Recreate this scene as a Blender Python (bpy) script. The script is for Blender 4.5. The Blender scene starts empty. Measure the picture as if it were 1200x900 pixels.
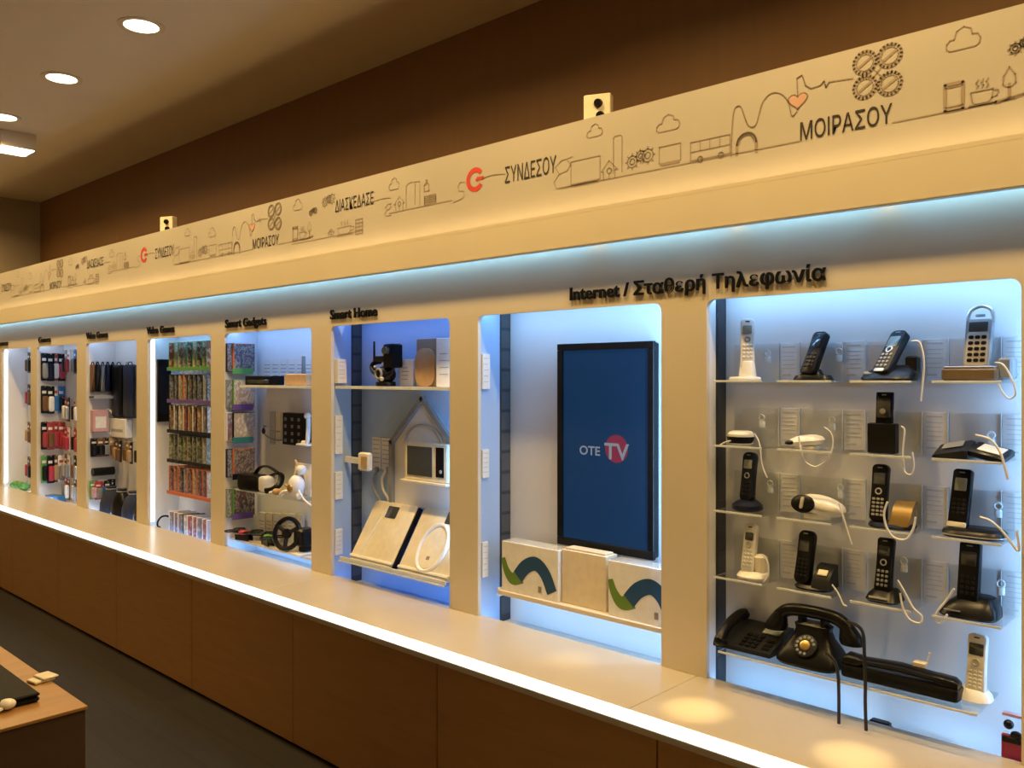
import bpy, math, random
from mathutils import Vector, Matrix

# ------------------------------------------------------------------ camera, world, exposure
S = bpy.context.scene
C = S.collection
rnd = random.Random(7)
H = 1.62                                   # eye height
FPX = 1000.0                               # focal length in pixels of a 1200 px wide frame
ANG = math.atan2(1060.0, 1000.0)           # the camera looks this far to the left... measured from the wall's own direction
SA, CA = math.sin(ANG), math.cos(ANG)
cam_d = bpy.data.cameras.new('camera'); cam_d.sensor_width = 36; cam_d.lens = 36 * FPX / 1200
cam_d.shift_y = -8 / 1200; cam_d.clip_start = 0.05
cam = bpy.data.objects.new('camera', cam_d); C.objects.link(cam); S.camera = cam
cam.location = (0, 0, H)
cam.rotation_euler = Vector((-CA, SA, 0)).to_track_quat('-Z', 'Y').to_euler()

S.view_settings.view_transform = 'Standard'; S.view_settings.look = 'None'
S.view_settings.exposure = 0.0; S.view_settings.gamma = 1.0
S.view_settings.use_curve_mapping = False
w = bpy.data.worlds.new('world'); S.world = w; w.use_nodes = True
w.node_tree.nodes['Background'].inputs[0].default_value = (0.9, 0.6, 0.35, 1)
w.node_tree.nodes['Background'].inputs[1].default_value = 0.02

WARM = (1.0, 0.66, 0.245)
COOL = (0.28, 0.58, 1.0)
BLUE = (0.16, 0.40, 1.0)
P_DOWN = 18.0      # each ceiling downlight
P_BAY = 2.2        # each strip of a display bay
P_FILL = 20.0     # added unseen row at the rear wall, for soft warm fill
P_LEDGE = 0.16
P_COVE = 2.3       # strip hidden in the header, watts per bay length

def T(px, y): return y / ((px - 600) / FPX * CA + SA)
def U(px, y): return T(px, y) * ((px - 600) / FPX * SA - CA)
def ZZ(px, py, y): return H + (442 - py) * T(px, y) / FPX
def SW(px, py, xs):                        # point of a wall across the view (x = xs): gives y and z
    k = (px - 600) / FPX; t = xs / (k * SA - CA)
    return t * (k * CA + SA), H + (442 - py) * t / FPX

FACE = 2.40
ZC_ = H + .588
CTOP = H - 0.959
BFL = CTOP - 0.054         # floor of the display bays, a step below the counter
ZTOP = H + 0.247
CEIL = H + 1.765
XL, XR = -9.38, 4.0
UNIT_R = 0.9

def area(name, loc, aim, sx, sy, power, col, spread=180):
    l = bpy.data.lights.new(name, 'AREA'); l.shape = 'RECTANGLE'; l.size = sx; l.size_y = sy
    l.energy = power; l.color = col; l.spread = math.radians(spread)
    o = bpy.data.objects.new(name, l); C.objects.link(o); o.location = loc
    d = Vector(aim).normalized()
    # local X runs along the long side
    return o, d
def orient(o, d, xaxis):
    z = -d; x = Vector(xaxis); x = (x - z * x.dot(z)).normalized(); y = z.cross(x)
    o.rotation_euler = Matrix((x, y, z)).transposed().to_euler()

# ------------------------------------------------------------------ materials
MATS = {}
def mat(name, col, rough=0.5, metal=0.0, emit=None, estr=0.0, var=0.06, scale=30.0, coat=0.0, stretch=None, bump=0.0, spec=0.5):
    if name in MATS: return MATS[name]
    m = bpy.data.materials.new(name); m.use_nodes = True; nt = m.node_tree; N = nt.nodes; L = nt.links
    b = N['Principled BSDF']; b.inputs['Roughness'].default_value = rough; b.inputs['Metallic'].default_value = metal
    b.inputs['Specular IOR Level'].default_value = spec
    if coat: b.inputs['Coat Weight'].default_value = coat; b.inputs['Coat Roughness'].default_value = 0.08
    tc = N.new('ShaderNodeTexCoord'); mp = N.new('ShaderNodeMapping'); nz = N.new('ShaderNodeTexNoise')
    nz.inputs['Scale'].default_value = scale; nz.inputs['Detail'].default_value = 4
    if stretch: mp.inputs['Scale'].default_value = stretch
    L.new(tc.outputs['Object'], mp.inputs[0]); L.new(mp.outputs[0], nz.inputs['Vector'])
    r = N.new('ShaderNodeValToRGB')
    r.color_ramp.elements[0].position = 0.3; r.color_ramp.elements[1].position = 0.7
    r.color_ramp.elements[0].color = tuple(c * (1 - var) for c in col) + (1,)
    r.color_ramp.elements[1].color = tuple(min(1, c * (1 + var)) for c in col) + (1,)
    L.new(nz.outputs['Fac'], r.inputs[0]); L.new(r.outputs[0], b.inputs['Base Color'])
    if bump:
        bp = N.new('ShaderNodeBump'); bp.inputs['Strength'].default_value = bump; bp.inputs['Distance'].default_value = 0.002
        L.new(nz.outputs['Fac'], bp.inputs['Height']); L.new(bp.outputs[0], b.inputs['Normal'])
    if emit:
        b.inputs['Emission Color'].default_value = emit + (1,); b.inputs['Emission Strength'].default_value = estr
    MATS[name] = m; return m

def clear(name, tint=(0.95, 0.97, 0.98), gl=0.10):
    m = bpy.data.materials.new(name); m.use_nodes = True; nt = m.node_tree; N = nt.nodes; L = nt.links
    N.remove(N['Principled BSDF']); out = N['Material Output']
    t = N.new('ShaderNodeBsdfTransparent'); t.inputs[0].default_value = tint + (1,)
    g = N.new('ShaderNodeBsdfGlossy'); g.inputs['Roughness'].default_value = 0.08; g.inputs[0].default_value = (1, 1, 1, 1)
    lw = N.new('ShaderNodeLayerWeight'); lw.inputs[0].default_value = 0.25
    ma = N.new('ShaderNodeMath'); ma.operation = 'MULTIPLY_ADD'; ma.inputs[1].default_value = 0.5; ma.inputs[2].default_value = gl * 0.4
    mx = N.new('ShaderNodeMixShader')
    L.new(lw.outputs['Fresnel'], ma.inputs[0]); L.new(ma.outputs[0], mx.inputs[0]); L.new(t.outputs[0], mx.inputs[1]); L.new(g.outputs[0], mx.inputs[2])
    L.new(mx.outputs[0], out.inputs['Surface']); MATS[name] = m; return m

def cover(name, cols, scale=14.0, seed=0.0):
    m = bpy.data.materials.new(name); m.use_nodes = True; nt = m.node_tree; N = nt.nodes; L = nt.links
    b = N['Principled BSDF']; b.inputs['Roughness'].default_value = 0.35
    tc = N.new('ShaderNodeTexCoord'); mp = N.new('ShaderNodeMapping'); nz = N.new('ShaderNodeTexNoise'); oi = N.new('ShaderNodeObjectInfo')
    mp.inputs['Location'].default_value = (seed, seed * 1.7, seed * 0.3); mp.inputs['Scale'].default_value = (1.6, 1, 1)
    nz.noise_dimensions = '4D'; nz.inputs['Scale'].default_value = scale; nz.inputs['Detail'].default_value = 3
    mu = N.new('ShaderNodeMath'); mu.operation = 'MULTIPLY'; mu.inputs[1].default_value = 40
    L.new(oi.outputs['Random'], mu.inputs[0]); L.new(mu.outputs[0], nz.inputs['W'])
    def ramp(src, mode, lo, hi):
        r = N.new('ShaderNodeValToRGB'); r.color_ramp.interpolation = mode; e = r.color_ramp.elements; n = len(cols)
        e[0].position = lo; e[0].color = cols[0] + (1,); e[1].position = hi; e[1].color = cols[-1] + (1,)
        for i in range(1, n - 1): q = e.new(lo + (hi - lo) * i / (n - 1)); q.color = cols[i] + (1,)
        L.new(src, r.inputs[0]); return r
    L.new(tc.outputs['Object'], mp.inputs[0]); L.new(mp.outputs[0], nz.inputs['Vector'])
    r1 = ramp(nz.outputs['Fac'], 'EASE', .36, .64)
    fr = N.new('ShaderNodeMath'); fr.operation = 'FRACT'; L.new(mu.outputs[0], fr.inputs[0]); r2 = ramp(fr.outputs[0], 'CONSTANT', 0.0, .75)
    mx = N.new('ShaderNodeMixRGB'); mx.inputs[0].default_value = .5; L.new(r1.outputs[0], mx.inputs[1]); L.new(r2.outputs[0], mx.inputs[2])
    L.new(mx.outputs[0], b.inputs['Base Color']); MATS[name] = m; return m

def wood(name, a, c, sc=(1, 1, 12), rough=0.4, scale=4.0):
    m = mat(name, a, rough, var=0.0, scale=scale, stretch=sc)
    r = [n for n in m.node_tree.nodes if n.type == 'VALTORGB'][0]
    r.color_ramp.elements[0].color = a + (1,); r.color_ramp.elements[1].color = c + (1,)
    return m

def planks(name, a, c):
    m = bpy.data.materials.new(name); m.use_nodes = True; nt = m.node_tree; N = nt.nodes; L = nt.links
    b = N['Principled BSDF']; b.inputs['Roughness'].default_value = 0.55; b.inputs['Specular IOR Level'].default_value = 0.2
    tc = N.new('ShaderNodeTexCoord'); br = N.new('ShaderNodeTexBrick'); nz = N.new('ShaderNodeTexNoise'); mp = N.new('ShaderNodeMapping'); mx = N.new('ShaderNodeMixRGB')
    br.inputs['Scale'].default_value = 1.0; br.inputs['Brick Width'].default_value = 1.2; br.inputs['Row Height'].default_value = 0.19
    br.inputs['Mortar Size'].default_value = 0.003; br.inputs['Color1'].default_value = a + (1,); br.inputs['Color2'].default_value = c + (1,)
    br.inputs['Mortar'].default_value = tuple(x * 0.7 for x in a) + (1,)
    mp.inputs['Scale'].default_value = (1.5, 18, 1); nz.inputs['Scale'].default_value = 3; nz.inputs['Detail'].default_value = 6
    mx.blend_type = 'MULTIPLY'; mx.inputs[0].default_value = 0.6
    L.new(tc.outputs['Object'], br.inputs['Vector']); L.new(tc.outputs['Object'], mp.inputs[0]); L.new(mp.outputs[0], nz.inputs['Vector'])
    L.new(br.outputs['Color'], mx.inputs[1]); L.new(nz.outputs['Color'], mx.inputs[2]); L.new(mx.outputs[0], b.inputs['Base Color'])
    MATS[name] = m; return m

M = dict(
    laminate=mat('cream_laminate', (0.72, 0.64, 0.51), 0.38, var=0.015, scale=6),
    graphic=mat('printed_panel', (0.45, 0.415, 0.375), 0.5, var=0.015, scale=5),
    counter=mat('counter_laminate', (0.55, 0.485, 0.39), 0.24, var=0.02, scale=5),
    ceiling=mat('ceiling_paint', (0.80, 0.74, 0.62), 0.9, var=0.02, scale=3),
    plaster=mat('wall_paint', (0.42, 0.36, 0.27), 0.9, var=0.03, scale=3),
    wallwood=wood('dark_wall_veneer', (0.170, 0.080, 0.024), (0.185, 0.088, 0.027), (8, 8, 0.8), 0.6, 3),
    cabwood=wood('cabinet_veneer', (0.62, 0.345, 0.142), (0.70, 0.39, 0.162), (1.0, 1.0, 14), 0.45, 3),
    tabwood=wood('table_veneer', (0.33, 0.165, 0.050), (0.42, 0.215, 0.070), (10, 1.2, 1), 0.35, 4),
    tabside=wood('table_side_veneer', (0.075, 0.038, 0.015), (0.088, 0.045, 0.018), (1, 1, 12), 0.6, 3),
    floor=planks('dark_floor_planks', (0.022, 0.018, 0.016), (0.030, 0.025, 0.022)),
    bay=mat('bay_white', (0.80, 0.81, 0.83), 0.5, var=0.01, scale=5),
    baybluelit=mat('bay_blue_lit', (0.40, 0.55, 0.82), 0.5, var=0.01, scale=5),  # white panels with the blue strip glow put into their colour
    slot=mat('slotted_black', (0.035, 0.04, 0.05), 0.4, var=0.1),
    slotgap=mat('slot_gap_grey', (0.20, 0.22, 0.26), 0.4), slotplate=mat('slot_plate_dark', (0.075, 0.08, 0.09), 0.4),
    alu=mat('brushed_aluminium', (0.55, 0.55, 0.56), 0.35, 0.9, var=0.05, scale=80),
    led=mat('led_strip_white', (0.9, 0.9, 0.88), 0.4, emit=(1.0, 0.96, 0.86), estr=1.6),
    ledblue=mat('led_strip_cool', (0.9, 0.9, 0.9), 0.4, emit=(0.78, 0.90, 1.0), estr=1.8),
    lamp=mat('lamp_diffuser', (0.9, 0.85, 0.75), 0.4, emit=(1.0, 0.90, 0.66), estr=9.0),
    trimw=mat('lamp_trim', (0.72, 0.64, 0.5), 0.5),
    ink=mat('ink_dark', (0.30, 0.23, 0.18), 0.6), inkblack=mat('ink_black', (0.022, 0.016, 0.014), 0.5),
    inkgrey=mat('ink_grey', (0.42, 0.42, 0.43), 0.6),
    red=mat('emblem_red', (0.56, 0.05, 0.035), 0.45), pink=mat('heart_pink', (0.56, 0.34, 0.27), 0.5),
    letter=mat('letter_black', (0.006, 0.006, 0.008), 0.45, spec=0.15),
    black=mat('black_plastic', (0.006, 0.006, 0.007), 0.30, var=0.2, spec=0.22),
    dark=mat('charcoal_plastic', (0.016, 0.017, 0.020), 0.36, var=0.1, spec=0.22),
    navy=mat('navy_plastic', (0.009, 0.012, 0.030), 0.32, var=0.1, spec=0.25),
    grey=mat('grey_plastic', (0.26, 0.27, 0.28), 0.4), silver=mat('silver_plastic', (0.56, 0.55, 0.53), 0.3, 0.5),
    white=mat('white_plastic', (0.82, 0.81, 0.78), 0.3), cream=mat('cream_plastic', (0.80, 0.74, 0.60), 0.35),
    bronze=mat('bronze_plastic', (0.20, 0.14, 0.08), 0.34, 0.4), gold=mat('gold_plastic', (0.46, 0.30, 0.10), 0.28, 0.7),
    screen=mat('dead_screen', (0.05, 0.06, 0.07), 0.12, coat=0.5), lcd=mat('pale_lcd', (0.34, 0.38, 0.34), 0.2),
    acr=clear('clear_acrylic', (0.965, 0.975, 0.98), 0.04), glass=clear('clear_glass', (0.90, 0.95, 0.96), 0.25),
    acredge=mat('acrylic_edge', (0.72, 0.78, 0.82), 0.2), paper=mat('paper_white', (0.80, 0.80, 0.79), 0.7), cardp=mat('price_card_paper', (0.76, 0.77, 0.79), 0.6), inkpale=mat('ink_pale', (0.56, 0.57, 0.58), 0.6),
    cable=mat('white_cable', (0.84, 0.82, 0.78), 0.4), bcable=mat('black_cable', (0.015, 0.015, 0.016), 0.4),
    kraft=mat('kraft_card', (0.50, 0.33, 0.17), 0.7, var=0.08), beigebox=mat('beige_card', (0.76, 0.66, 0.48), 0.6),
    tv=mat('tv_glow', (0.01, 0.015, 0.03), 0.25, emit=(0.003, 0.024, 0.068), estr=1.0, spec=0.06),
    green=mat('green_plastic', (0.10, 0.33, 0.08), 0.4), purple=mat('purple_plastic', (0.14, 0.08, 0.36), 0.4),
    teal=mat('teal_plastic', (0.03, 0.20, 0.24), 0.4), orange=mat('orange_plastic', (0.62, 0.16, 0.06), 0.4),
    navyfab=mat('navy_fabric', (0.02, 0.028, 0.06), 0.9, bump=0.4, scale=200), blue=mat('blue_plastic', (0.03, 0.16, 0.42), 0.4),
    packred=mat('pack_red', (0.36, 0.04, 0.045), 0.45),
    lid=mat('laptop_lid', (0.006, 0.0055, 0.0055), 0.5, spec=0.08),
    rose=mat('rose_plastic', (0.62, 0.36, 0.40), 0.5), crimson=mat('crimson_card', (0.45, 0.03, 0.07), 0.45),
    brown=mat('brown_leather', (0.16, 0.075, 0.03), 0.55, bump=0.3, scale=90), tan=mat('tan_leather', (0.46, 0.30, 0.15), 0.5),
)
ART = [cover('art_a', [(.42, .08, .05), (.05, .05, .06), (.70, .62, .5), (.22, .16, .12)], 34, 1),
       cover('art_b', [(.06, .09, .18), (.50, .54, .60), (.08, .08, .1), (.45, .36, .22)], 36, 2),
       cover('art_c', [(.66, .63, .58), (.12, .1, .1), (.40, .24, .16), (.78, .76, .72)], 32, 3),
       cover('art_d', [(.09, .12, .09), (.62, .62, .58), (.05, .06, .06), (.24, .28, .22)], 34, 4),
       cover('art_e', [(.16, .09, .22), (.62, .55, .34), (.06, .06, .10), (.50, .30, .32)], 34, 5),
       cover('art_f', [(.72, .72, .74), (.25, .3, .4), (.45, .12, .12), (.12, .12, .14)], 40, 6)]

# ------------------------------------------------------------------ mesh helpers
class MB:
    def __init__(s): s.v = []; s.f = []
    def add(s, vs, fs):
        n = len(s.v); s.v += [tuple(v) for v in vs]; s.f += [tuple(i + n for i in f) for f in fs]; return s
    def loft(s, rings, cap=True, closed=False):
        n = len(rings[0]); vs = [p for r in rings for p in r]; fs = []
        for i in range(len(rings) - (0 if closed else 1)):
            j = (i + 1) % len(rings)
            for k in range(n):
                fs.append((i * n + k, i * n + (k + 1) % n, j * n + (k + 1) % n, j * n + k))
        if cap and not closed:
            fs.append(tuple(range(n))[::-1]); fs.append(tuple((len(rings) - 1) * n + k for k in range(n)))
        return s.add(vs, fs)
    def box(s, x0, x1, y0, y1, z0, z1, b=0.0, mx=None):
        if x0 > x1: x0, x1 = x1, x0
        b = min(b, (x1 - x0) * .45, (y1 - y0) * .45, (z1 - z0) * .45)
        if b <= 0:
            vs = [Vector((x, y, z)) for z in (z0, z1) for y in (y0, y1) for x in (x0, x1)]
            fs = [(0, 2, 3, 1), (4, 5, 7, 6), (0, 1, 5, 4), (2, 6, 7, 3), (0, 4, 6, 2), (1, 3, 7, 5)]
            if mx: vs = [mx @ v for v in vs]
            return s.add(vs, fs)
        def ring(z, i):
            a0, a1, c0, c1 = x0 + i, x1 - i, y0 + i, y1 - i; c = b * 0.7
            return [Vector(p) for p in ((a0 + c, c0, z), (a1 - c, c0, z), (a1, c0 + c, z), (a1, c1 - c, z), (a1 - c, c1, z), (a0 + c, c1, z), (a0, c1 - c, z), (a0, c0 + c, z))]
        rs = [ring(z0, b * .7), ring(z0 + b * .7, 0), ring(z1 - b * .7, 0), ring(z1, b * .7)]
        if mx: rs = [[mx @ p for p in r] for r in rs]
        return s.loft(rs)
    def rslab(s, w, h, t, r, b=0.002, mx=None, wf=None, yf=None, seg=5):
        """rounded upright slab: x centred, z from 0 to h, thickness t about y = 0; front is -y"""
        r = min(r, w * .499, h * .499)
        out = []
        for cx, cz, a0 in ((w / 2 - r, r, -90), (w / 2 - r, h - r, 0), (-w / 2 + r, h - r, 90), (-w / 2 + r, r, 180)):
            for i in range(seg + 1):
                a = math.radians(a0 + 90 * i / seg); out.append((cx + r * math.cos(a), cz + r * math.sin(a), math.cos(a), math.sin(a)))
        # subdivide the long sides so that a width profile shows
        pts = []
        for i, p in enumerate(out):
            q = out[(i + 1) % len(out)]; pts.append(p)
            if abs(q[1] - p[1]) > h * .4:
                for k in range(1, 8): pts.append((p[0], p[1] + (q[1] - p[1]) * k / 8, p[2], p[3]))
        def ring(y, ins):
            R = []
            for x, z, nx, nz in pts:
                X = x - nx * ins; Z = z - nz * ins
                if wf: X *= wf(Z / h)
                Y = y + (yf(Z / h) if yf else 0)
                R.append(Vector((X, Y, Z)))
            return R
        b = min(b, t * .45)
        rs = [ring(-t / 2, b), ring(-t / 2 + b * .35, b * .3), ring(-t / 2 + b, 0), ring(t / 2 - b, 0), ring(t / 2 - b * .35, b * .3), ring(t / 2, b)]
        if mx: rs = [[mx @ p for p in q] for q in rs]
        return s.loft(rs)
    def ell(s, rings, n=28, pw=2.0, mx=None):
        """rings: (cx, cy, z, rx, ry) stacked in z, superellipse outline"""
        R = []
        for cx, cy, z, rx, ry in rings:
            q = []
            for i in range(n):
                a = 2 * math.pi * i / n; c, d = math.cos(a), math.sin(a)
                q.append(Vector((cx + rx * math.copysign(abs(c) ** (2 / pw), c), cy + ry * math.copysign(abs(d) ** (2 / pw), d), z)))
            R.append([mx @ p for p in q] if mx else q)
        return s.loft(R)
    def puck(s, rx, ry, h, pw=2.4, b=0.004, mx=None, top=1.0, cx=0, cy=0, n=28):
        return s.ell([(cx, cy, 0, rx - b * .6, ry - b * .6), (cx, cy, b * .6, rx, ry), (cx, cy, h - b, rx * top, ry * top), (cx, cy, h - b * .3, rx * top - b * .4, ry * top - b * .4), (cx, cy, h, rx * top - b * 1.5, ry * top - b * 1.5)], n, pw, mx)
    def ball(s, c, rx, ry=None, rz=None, n=16, mx=None):
        ry = ry or rx; rz = rz or rx; R = []
        for i in range(1, 10):
            a = math.pi * i / 10
            R.append((c[0], c[1], c[2] - rz * math.cos(a), rx * math.sin(a), ry * math.sin(a)))
        return s.ell(R, n, 2.0, mx)
    def cyl(s, p0, p1, r, r1=None, n=16):
        return s.tube([p0, p1], r, n, radii=[r, r if r1 is None else r1], smooth=False)
    def tube(s, pts, r, n=8, radii=None, smooth=True, closed=False, flat=None):
        P = [Vector(p) for p in pts]
        if smooth and len(P) > 2:
            Q = []; m = len(P)
            for i in range(m if closed else m - 1):
                g = (lambda j: P[j % m]) if closed else (lambda j: P[max(0, min(m - 1, j))])
                a, b, c, d = g(i - 1), g(i), g(i + 1), g(i + 2)
                for k in range(6):
                    u = k / 6
                    Q.append(0.5 * ((2 * b) + (c - a) * u + (2 * a - 5 * b + 4 * c - d) * u * u + (3 * b - a - 3 * c + d) * u ** 3))
            if not closed: Q.append(P[-1])
            if radii: radii = None
            P = Q
        R = []; prev = None
        for i, p in enumerate(P):
            if closed: t = P[(i + 1) % len(P)] - P[i - 1]
            else: t = P[min(i + 1, len(P) - 1)] - P[max(i - 1, 0)]
            if t.length < 1e-9: t = Vector((0, 0, 1))
            t.normalize()
            if prev is None:
                up = Vector((0, 0, 1)) if abs(t.z) < .9 else Vector((0, 1, 0)); x = t.cross(up).normalized()
            else:
                x = (prev - t * prev.dot(t)); x = x.normalized() if x.length > 1e-6 else t.orthogonal().normalized()
            prev = x; y = t.cross(x); rr = radii[i] if radii else r; f = flat or 1.0
            R.append([p + x * (rr * math.cos(2 * math.pi * k / n)) + y * (rr * f * math.sin(2 * math.pi * k / n)) for k in range(n)])
        return s.loft(R, True, closed)
    def ring(s, c, R, r, axis='y', n=32, m=8):
        pts = []
        for i in range(n):
            a = 2 * math.pi * i / n; u, v = R * math.cos(a), R * math.sin(a)
            pts.append(Vector(c) + (Vector((u, 0, v)) if axis == 'y' else Vector((u, v, 0)) if axis == 'z' else Vector((0, u, v))))
        return s.tube(pts, r, m, smooth=False, closed=True)
    def build(s, name, m, parent=None, off=None, ang=35, kind=None):
        me = bpy.data.meshes.new(name)
        vs = s.v if off is None else [(x - off[0], y - off[1], z - off[2]) for x, y, z in s.v]
        me.from_pydata(vs, [], s.f); me.validate(); me.update()
        import bmesh
        bm = bmesh.new(); bm.from_mesh(me); bmesh.ops.recalc_face_normals(bm, faces=bm.faces); bm.to_mesh(me); bm.free()
        me.shade_smooth(); me.set_sharp_from_angle(angle=math.radians(ang))
        me.materials.append(m)
        o = bpy.data.objects.new(name, me); C.objects.link(o)
        if parent: o.parent = parent
        if kind: o['kind'] = kind
        return o

def tag(o, label, cat, group=None):
    o['label'] = label; o['category'] = cat
    if group: o['group'] = group
    return o
def thing(name, label, cat, loc=(0, 0, 0), rz=0.0, group=None):
    o = bpy.data.objects.new(name, None); C.objects.link(o); o.empty_display_size = 0.05
    o.location = loc; o.rotation_euler = (0, 0, rz)
    return tag(o, label, cat, group)
def solo(mb, name, m, label, cat, group=None, loc=None):
    o = mb.build(name, m, None, loc)
    if loc is not None: o.location = loc
    return tag(o, label, cat, group)
def dup(o, loc=None, rz=None, label=None, group=None):
    c = o.copy(); C.objects.link(c)
    if loc is not None: c.location = loc
    if rz is not None: c.rotation_euler = (0, 0, rz)
    if label: c['label'] = label
    if group: c['group'] = group
    for ch in list(o.children):
        k = ch.copy(); C.objects.link(k); k.parent = c
        for g in list(ch.children):
            q = g.copy(); C.objects.link(q); q.parent = k
    return c
def struct(name, mb, m):
    o = mb.build(name, m); o['kind'] = 'structure'; return o
def text_mesh(body, width=None, height=None, ext=0.0, off=0.0, bev=0.0):
    cu = bpy.data.curves.new('lettering', 'FONT'); cu.body = body; cu.extrude = ext; cu.offset = off; cu.resolution_u = 4
    o = bpy.data.objects.new('lettering', cu); C.objects.link(o); bpy.context.view_layer.update()
    dg = bpy.context.evaluated_depsgraph_get(); me = bpy.data.meshes.new_from_object(o.evaluated_get(dg))
    vs = [v.co.copy() for v in me.vertices]; fs = [tuple(p.vertices) for p in me.polygons]
    bpy.data.objects.remove(o); bpy.data.curves.remove(cu); bpy.data.meshes.remove(me)
    x0 = min(v.x for v in vs); x1 = max(v.x for v in vs); caps = 0.72
    sx = width / (x1 - x0) if width else height / caps
    sy = height / caps if height else sx
    return [Vector(((v.x - x0) * sx, -v.z, v.y * sy)) for v in vs], fs      # stands in x-z, front -y
def letters(vs, fs):
    par = list(range(len(vs)))
    def find(a):
        while par[a] != a: par[a] = par[par[a]]; a = par[a]
        return a
    for f in fs:
        for q in f[1:]: par[find(q)] = find(f[0])
    isl = {}
    for f in fs: isl.setdefault(find(f[0]), []).append(f)
    items = []
    for g in isl.values():
        ids = {i for f in g for i in f}; items.append([min(vs[i].x for i in ids), max(vs[i].x for i in ids), g])
    items.sort(key=lambda q: q[0]); out = []
    for a, b_, g in items:
        if out and min(b_, out[-1][1]) - max(a, out[-1][0]) > .5 * min(b_ - a, out[-1][1] - out[-1][0]):
            out[-1][1] = max(out[-1][1], b_); out[-1][2] = out[-1][2] + g
        else: out.append([a, b_, g])
    res = []
    for a, b_, g in out:
        ids = sorted({i for f in g for i in f}); mp = {q: k for k, q in enumerate(ids)}
        res.append(([vs[i] for i in ids], [tuple(mp[i] for i in f) for f in g]))
    return res
def ordi(i): return ['first', 'second', 'third', 'fourth', 'fifth', 'sixth', 'seventh', 'eighth', 'ninth', 'tenth', 'eleventh', 'twelfth'][i]
def RX(a): return Matrix.Rotation(math.radians(a), 4, 'X')
def RZ(a): return Matrix.Rotation(math.radians(a), 4, 'Z')
def TR(x, y, z): return Matrix.Translation((x, y, z))

# ------------------------------------------------------------------ the room
struct('floor', MB().box(XL - .1, XR + .1, -5.1, 3.1, -.1, 0), M['floor'])
struct('ceiling', MB().box(XL - .1, XR + .1, -5.1, 3.1, CEIL, CEIL + .1), M['ceiling'])
struct('wall_back', MB().box(XL, XR, 3.0, 3.1, 0, CEIL), M['wallwood'])
struct('wall_left', MB().box(XL - .1, XL, -5.1, 3.1, 0, CEIL), M['plaster'])
struct('wall_right', MB().box(XR, XR + .1, -5.1, 3.1, 0, CEIL), M['ceiling'])
struct('wall_front', MB().box(XL, XR, -5.1, -5.0, 0, CEIL), M['ceiling'])

# ------------------------------------------------------------------ the display wall: base cabinets, counter, frame, bays, header
OPEN = [(828, 1197), (560, 775), (388, 527), (263, 365), (173, 247), (101, 160), (43, 90), (2, 36)]
OP = [(U(a, FACE), U(b, FACE)) for a, b in OPEN]
PITCH = (OP[0][0] - OP[7][0]) / 7

CABF = 2.075
seam0 = U(770, CABF); cp = seam0 - U(512, CABF)
CTH = 0.058; FT = .018
side_of = ['nearest to the camera', 'below the dark screen bay', 'below the white house shaped display', 'below the headset bay', 'below the bay of cased discs']
for i in range(-1, 9):
    x1 = seam0 - cp * i; x0 = x1 - cp
    x0 = max(x0, XL + .002)
    if x1 - x0 < .1: break
    t = thing('base_cabinet', '', 'cabinet', ((x0 + x1) / 2, CABF, 0), group='base cabinets under the counter')
    n = i + 1
    t['label'] = ('brown wood base cabinet under the counter, ' + (ordi(n) + ' from the right end' if n < 7 else ['third', 'second', 'first'][n - 7] + ' from the far left end'))
    lo = ((x0 + x1) / 2, CABF, 0)
    MB().box(x0 + .001, x1 - .001, CABF + .022, 2.62, 0.0, CTOP - CTH - .001).build('carcass', M['cabwood'], t, lo)
    MB().box(x0 + .0025, x1 - .0025, CABF, CABF + .021, 0.006, CTOP - CTH - .012, .002).build('door', M['cabwood'], t, lo)

t = thing('countertop', 'long pale counter with a glowing white front edge below the display bays', 'counter', (0, 2.2, CTOP))
lo = (0, 2.2, CTOP)
CF = 2.018
cs = U(797, 2.3)
xs = [UNIT_R, cs, cs - 2 * PITCH, cs - 4 * PITCH, cs - 6 * PITCH, XL + .002]
for a, b in zip(xs[1:], xs[:-1]):
    MB().box(a + .0008, b - .0008, CF + .009, FACE + FT, CTOP - CTH, CTOP, .0012).build('counter_slab', M['counter'], t, lo)
MB().box(XL + .002, UNIT_R, CF - .002, CF + .0085, CTOP - .036, CTOP - .001, .003).build('edge_light', M['led'], t, lo)
MB().box(XL + .002, UNIT_R, CF, CF + .0085, CTOP - CTH, CTOP - .0365, .002).build('edge_lip', M['laminate'], t, lo)

# face board with round-cornered openings
t = thing('display_wall', 'long cream display wall frame with round cornered openings above the counter', 'display wall', (0, FACE, CTOP)); lo = (0, FACE, CTOP)
FT = .018
ZHI = ZC_ - .0125
b = MB(); b.box(XL + .002, UNIT_R, FACE, FACE + FT, ZTOP, ZHI)
b.build('top_board', M['laminate'], t, lo)
edges = [UNIT_R] + [v for o in OP for v in (o[1], o[0])] + [XL + .002]
for k in range(0, len(edges), 2):
    x1, x0 = edges[k], edges[k + 1]
    b = MB().box(x0, x1, FACE, FACE + FT, CTOP + .0005, ZTOP - .0002)
    r = .028                                         # corner fillets
    for sx, xe in ((1, x1), (-1, x0)):
        if k == 0 and sx == 1: continue
        if k == len(edges) - 2 and sx == -1: continue
        q = [(xe, ZTOP)] + [(xe + sx * r * (1 - math.cos(a)), ZTOP - r * (1 - math.sin(a))) for a in [math.pi / 2 * j / 6 for j in range(7)]]
        q = [(xe, ZTOP), (xe, ZTOP - r)] + [(xe + sx * (r - r * math.cos(math.radians(an))), ZTOP - r + r * math.sin(math.radians(an))) for an in (15, 30, 45, 60, 75)] + [(xe + sx * r, ZTOP)]
        b.loft([[Vector((x, y, z)) for x, z in q] for y in (FACE, FACE + FT)])
    b.build('post', M['laminate'], t, lo)

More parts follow.
